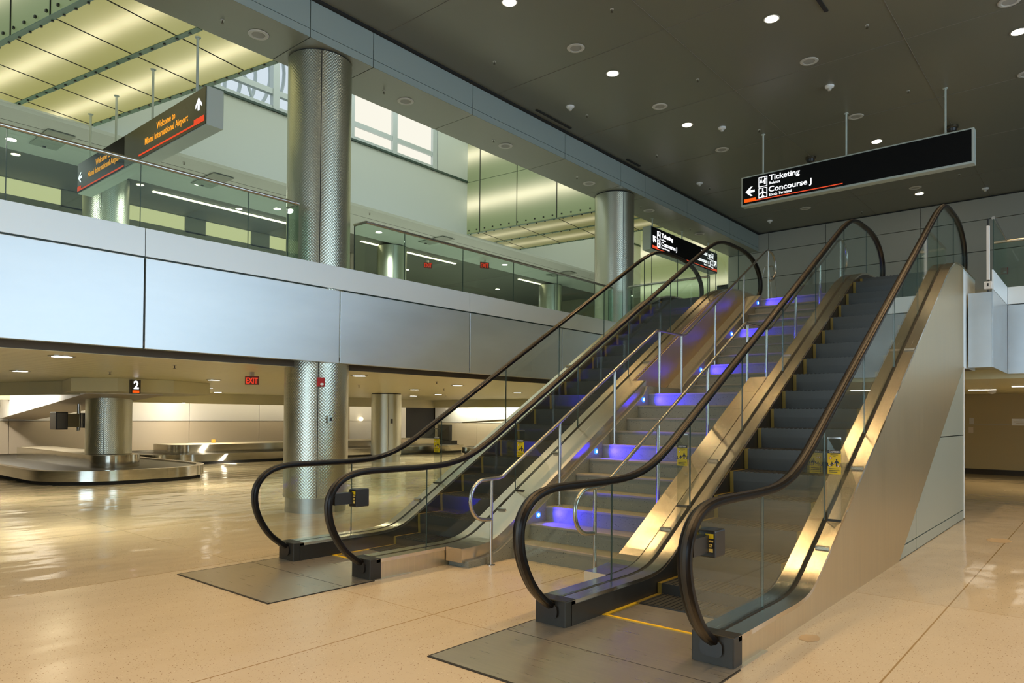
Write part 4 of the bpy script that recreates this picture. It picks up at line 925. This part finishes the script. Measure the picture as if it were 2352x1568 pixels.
# ------------------------------------------------------------------ baggage carousels
def rrect(x0, x1, y0, y1, r, n=10):
    out = []
    for cx, cy, a in ((x1-r, y0+r, -90), (x1-r, y1-r, 0), (x0+r, y1-r, 90), (x0+r, y0+r, 180)):
        for i in range(n+1): w = math.radians(a+90*i/n); out.append((cx+r*math.cos(w), cy+r*math.sin(w)))
    return out
def ring_mb(outer, inner, z0, z1, mi=0):
    m_ = MB(); n = len(outer); b = len(m_.v)
    for z in (z0, z1):
        m_.v += [(x, y, z) for x, y in outer]+[(x, y, z) for x, y in inner]
    for i in range(n):
        j = (i+1) % n
        for q in ((i, j, j+2*n, i+2*n), (i+n, i+3*n, j+3*n, j+n), (i+2*n, j+2*n, j+3*n, i+3*n), (i, i+n, j+n, j)): m_.face([b+k for k in q], mi, False)
    m_.sm = [True]*len(m_.f)
    return m_
def carousel(x0, x1, y0, y1, r, wy, label, beacon=None, ix=1.4):
    t = thing('baggage_carousel', ((x0+x1)/2, (y0+y1)/2, 0), label, 'baggage carousel', 'baggage carousels')
    O = rrect(x0, x1, y0, y1, r); O1 = rrect(x0+.03, x1-.03, y0+.03, y1-.03, r); B = rrect(x0+.16, x1-.16, y0+.16, y1-.16, r-.1)
    I = rrect(x0+ix, x1-ix, y0+wy, y1-wy, max(.3, min(r-.75, (y1-y0)/2-wy-.03))); I2 = rrect(x0+ix+.1, x1-ix-.1, y0+wy+.1, y1-wy-.1, max(.25, min(r-.8, (y1-y0)/2-wy-.13)))
    ring_mb(rrect(x0+.08, x1-.08, y0+.08, y1-.08, r-.05), B, 0, .10).build('kick_base', M['black_gap'], t)
    ring_mb(O, B, .09, .33).build('outer_skirt', M['steel_pol'], t, label='polished steel outer skirt')
    bt = ring_mb(B, I, .24, .29); bt.build('belt', mat('carousel_belt', (.06, .055, .045), .5), t, label='dark rubber slat belt')
    ring_mb(I, I2, .28, .60).build('inner_island', M['steel_pol'], t, label='polished steel inner island')
    MB().quadbox(I2, .56, .59).build('island_top', mat('island_top', (.52, .46, .34), .4), t)
    if beacon:
        b_ = MB().box(beacon[0]-.05, beacon[0]+.05, beacon[1]-.05, beacon[1]+.05, .60, .72).build('beacon', mat('amber', (.5, .22, .03), .3, 0, (1, .4, .05), .5), t, label='amber warning beacon')
carousel(-26.95, -17.35, 5.2, 9.15, 1.6, 1.4, 'nearer baggage carousel with a column through it, polished steel, at far left')
carousel(-26.6, -22.6, 9.6, 24.0, 1.3, 1.0, 'farther baggage carousel along the back wall, left of the big column', (-24.9, 12.6), 1.0)
carousel(-21.5, -11.8, 21.3, 24.2, 1.2, .8, 'baggage carousel seen behind the left escalator', None, 1.0)
# sloping chute housings of the carousels
wg = thing('chute_housing', (-22.5, 7.0, 2.1), 'white sloping bulkhead over the nearer carousel at far left', 'bulkhead')
A0, A1, B0, B1 = Vector((-18.7, 6.3, 2.10)), Vector((-26.9, 6.62, 1.45)), Vector((-18.2, 7.9, 2.10)), Vector((-26.9, 7.55, 1.40))
q = MB(); q.v += [tuple(A0), tuple(A1), tuple(B1), tuple(B0), (-18.7, 6.3, 2.40), (-26.9, 6.62, 2.40), (-26.9, 7.55, 2.40), (-18.2, 7.9, 2.40)]
for f_, mi in (((0, 3, 2, 1), 1), ((4, 5, 6, 7), 0), ((0, 1, 5, 4), 0), ((1, 2, 6, 5), 0), ((2, 3, 7, 6), 0), ((3, 0, 4, 7), 0)): q.face(list(f_), mi)
q.build('sloping_face', [M['wall_white'], M['wall_low']], wg)
rc = thing('ceiling_collar', (-19.87, 7.25, 2.1), 'low stepped ceiling box around the column of the nearer carousel', 'ceiling box')
BK2 = mat('bulkhead2', (.64, .62, .44), .5)
MB().quadbox([(-19.5, 6.05), (-17.5, 5.6), (-16.8, 6.3), (-16.75, 7.5), (-17.6, 8.8), (-19.2, 9.0), (-20.7, 8.4), (-18.9, 6.25)], 2.12, 2.415).build('box', BK2, rc)
MB().quadbox([(-33, 4.9), (-22, 5.36), (-19.5, 6.05), (-18.9, 6.25), (-19.0, 6.28), (-22, 5.5), (-33, 5.04)], 2.08, 2.415).build('side_band', BK2, rc)
l = area('cove_tube_glow', (-23.6, 5.80, 2.36), (-.05, .6, -1), 5.0, .12, 150, (1, .92, .80))
l.parent = wg; l.location = Vector((-23.6, 5.80, 2.36))-wg.location
wg2 = thing('chute_housing', (-17.0, 24.6, 1.5), 'thin sloping strip on the white wall behind the left escalator', 'bulkhead')
q = MB(); q.v += [(-24.0, 24.55, 1.30), (-13.0, 24.55, 1.86), (-13.0, 24.55, 1.98), (-24.0, 24.55, 1.36), (-24.0, 24.9, 1.30), (-13.0, 24.9, 1.86), (-13.0, 24.9, 1.98), (-24.0, 24.9, 1.36)]
for f_ in ((0, 1, 2, 3), (7, 6, 5, 4), (0, 4, 5, 1), (3, 2, 6, 7), (0, 3, 7, 4), (1, 5, 6, 2)): q.face(list(f_))
q.build('strip', M['wall_low'], wg2)
# flight information monitors on a pole
t = thing('monitor_stand', (-20.9, 6.9, 1.2), 'cluster of black monitors hanging on a pole left of the carousel column', 'monitors')
MB().tube([(-21.2, 6.98, 1.16), (-21.2, 6.98, 1.95)], .05, 12).build('pole', M['rail'], t); MB().rev([(.22, 0), (.20, .03), (.06, -.03)], (-21.2, 6.98, 1.92), 20).build('ceiling_flange', M['column_base'], t)
MB().box(-21.35, -20.9, 6.35, 6.63, 1.20, 1.66).build('monitor', M['black'], t, .01); MB().box(-20.9, -20.885, 6.37, 6.61, 1.23, 1.63).build('screen', mat('screen', (.12, .11, .10), .2), t)
MB().box(-21.35, -21.1, 6.66, 6.96, 1.26, 1.62).build('mount_frame', mat('frame', (.25, .22, .14), .4, .4), t); MB().box(-21.4, -21.05, 7.05, 7.4, 1.24, 1.64).build('monitor', M['black'], t, .01)
t = thing('monitor', (-21.3, 21.0, .75), 'black monitor console beside the lower lobby column, behind the left escalator', 'monitor')
MB().box(-21.9, -21.2, 20.9, 21.1, .62, 1.28).build('screen_case', M['black'], t, .02); MB().box(-21.9, -21.0, 20.8, 21.2, .46, .62).build('desk', M['black'], t)

# ------------------------------------------------------------------ small wall things
def strobe(p, right, label, s=1.0):
    R = Vector(right); n = R.cross(Vector((0, 0, 1))); t = thing('fire_alarm', p, label, 'fire alarm', 'red fire alarms'); q = MB(); flat_shape(q, rect(-.065*s, -.075*s, .065*s, .075*s), p, R, 0, .05*s); q.build('housing', M['red'], t, .006)
    q = MB(); flat_shape(q, [(.03*s*math.cos(a*PI/5)+.015*s, .02*s*math.sin(a*PI/5)-.035*s) for a in range(10)], tuple(Vector(p)+n*.05*s), R, 0, .02*s); q.build('strobe_lens', M['white'], t)
a = math.radians(-30); cx, cy = -10.42+.535*math.cos(a), 7.12+.535*math.sin(a)
strobe((cx, cy, 2.17), (-math.sin(a), math.cos(a), 0), 'red fire alarm with strobe on the big column under the fascia')
strobe((-2.44, YF-.005, 6.07), (1, 0, 0), 'red fire alarm on the far wall at the right edge', 1.3)
a = math.radians(-14); t = thing('wall_switch', (-9.89, 7.0, 1.56), 'small grey key switch on the big column', 'switch')
q = MB(); p = (-10.42+.536*math.cos(a), 7.12+.536*math.sin(a), 1.50); flat_shape(q, rect(-.035, 0, .035, .12), p, (-math.sin(a), math.cos(a), 0), 0, .03); q.build('plate', M['rail'], t, .004)
q = MB(); flat_shape(q, rect(-.012, .03, .02, .09), tuple(Vector(p)+Vector((.03, 0, 0))), (-math.sin(a), math.cos(a), 0), 0, .01); q.build('toggle', M['black'], t)
a = math.radians(-20); t = thing('wall_switch', (-19.33, 16.2, 1.4), 'small dark switch on the lower lobby column', 'switch')
q = MB(); flat_shape(q, rect(-.04, 0, .04, .16), (-19.87+.536*math.cos(a), 16.45+.536*math.sin(a), 1.36), (-math.sin(a), math.cos(a), 0), 0, .02); q.build('plate', M['black'], t)
t = thing('wall_sign', (-2.1, YF-.03, 1.58), 'white notice sign on the olive wall at the right edge', 'sign')
q = MB(); flat_shape(q, rect(-2.28, 1.48, -1.85, 1.68), (0, YF-.005, 0), (1, 0, 0), 0, .01); q.build('plate', M['white'], t)
q = MB()
for x0, z0, x1, z1 in ((-2.09, 1.635, -2.04, 1.66), (-2.22, 1.575, -1.91, 1.60), (-2.17, 1.525, -1.96, 1.55)): flat_shape(q, rect(x0, z0, x1, z1), (0, YF-.016, 0), (1, 0, 0))
q.build('lettering', M['wall_low'], t)
for x, z, lab in ((-3.28, 1.60, 'pale square plate on the olive wall, upper one beside the escalator end'), (-3.30, 1.33, 'small tan lock plate on the olive wall, lower one beside the escalator end')):
    t = thing('wall_plate', (x, YF, z), lab, 'wall plate'); MB().box(x-.06, x+.06, YF-.012, YF, z-.09, z+.09).build('plate', M['wall_low'] if z < 1.5 else M['disc'], t)
struct('wall_lower_right', MB().box(-8, XR, YF-.006, YF, .16, 1.5).box(-8, XR, YF-.006, YF, 1.51, 2.42), mat('olive_wall', (.42, .34, .18), .5))
# white tube and junction box at the open end of the parapet
t = thing('protective_tube', (-1.52, 13.4, 3.8), 'white vertical tube cover standing beside the right escalator head', 'tube cover')
MB().box(-1.58, -1.54, 13.92, 13.99, 3.94, 4.83).build('sleeve', M['white'], t); MB().tube([(-1.56, 13.95, 3.74), (-1.56, 13.95, 4.95)], .012, 8).build('core', M['black'], t)
t = thing('junction_box', (-1.56, 13.9, 3.8), 'small white junction box above the steel bump at right', 'electrical box')
MB().box(-1.61, -1.50, 13.86, 13.93, 3.78, 3.90).build('box', M['white'], t, .005); MB().box(-1.565, -1.545, 13.855, 13.86, 3.82, 3.87).build('socket', M['black'], t)
t = thing('black_sign', (-11.2, 26.6, 6.4), 'black sign with white outlined symbol below the farthest glass box', 'sign')
MB().box(-12.1, -11.1, 26.9, 27.0, 5.9, 6.95).build('plate', M['sign_black'], t); q = MB()
for x0, z0, x1, z1 in ((-11.95, 6.1, -11.25, 6.12), (-11.95, 6.75, -11.25, 6.77), (-11.95, 6.1, -11.93, 6.77), (-11.27, 6.1, -11.25, 6.77), (-11.7, 6.2, -11.65, 6.65), (-11.6, 6.2, -11.5, 6.4), (-11.6, 6.45, -11.45, 6.65)): flat_shape(q, rect(x0, z0, x1, z1), (0, 26.89, 0), (1, 0, 0), 0)
q.build('symbol', M['disc'], t)

# a few remaining small things
t = thing('wall_glow', (-26.98, 20.75, 1.47), 'glowing globe for a lamp reflection on the white door wall between the two lower columns', 'light')
MB().rev([(.0, 0), (.09, .03), (.11, .10), (.09, .17), (.0, .20)], (-26.9, 20.75, 1.37), 16).build('globe', emis('globe_glow', (1, .82, .5), 3), t)  # glowing globe stands in for a lamp's reflection
t = thing('wire_easel', (-6.4, 17.2, 3.95), 'folding wire easel standing on the upper floor behind the left escalator head', 'easel')
for i, (xa, ya, xb, yb) in enumerate(((-6.75, 17.0, -6.5, 17.2), (-6.05, 17.0, -6.3, 17.2), (-6.4, 17.6, -6.4, 17.2))):
    MB().tube([(xa, ya, 3.95), (xb, yb, 5.35)], .009, 6).build('leg', M['rail'], t)
MB().tube([(-6.68, 17.05, 4.35), (-6.12, 17.05, 4.35)], .008, 6).build('tray', M['rail'], t); MB().tube([(-6.5, 17.2, 5.34), (-6.3, 17.2, 5.34)], .012, 6).build('hinge', M['rail'], t)

def stain(x, y, a, b, label):
    m_ = MB(); m_.poly([(x+a*math.cos(w*PI/12)*(1+.1*math.sin(3*w)), y+b*math.sin(w*PI/12)*(1+.1*math.cos(5*w)), .0015) for w in range(24)])
    o = m_.build('floor_stain', mat('stain', (.50, .36, .20), .3)); o['label'] = label; o['category'] = 'stain'
stain(-1.18, 11.58, .14, .22, 'faint oval tan stain on the right-hand floor, the farther one by the joint line')
stain(-1.72, 5.45, .07, .10, 'faint oval tan stain on the floor beside the right escalator foot')
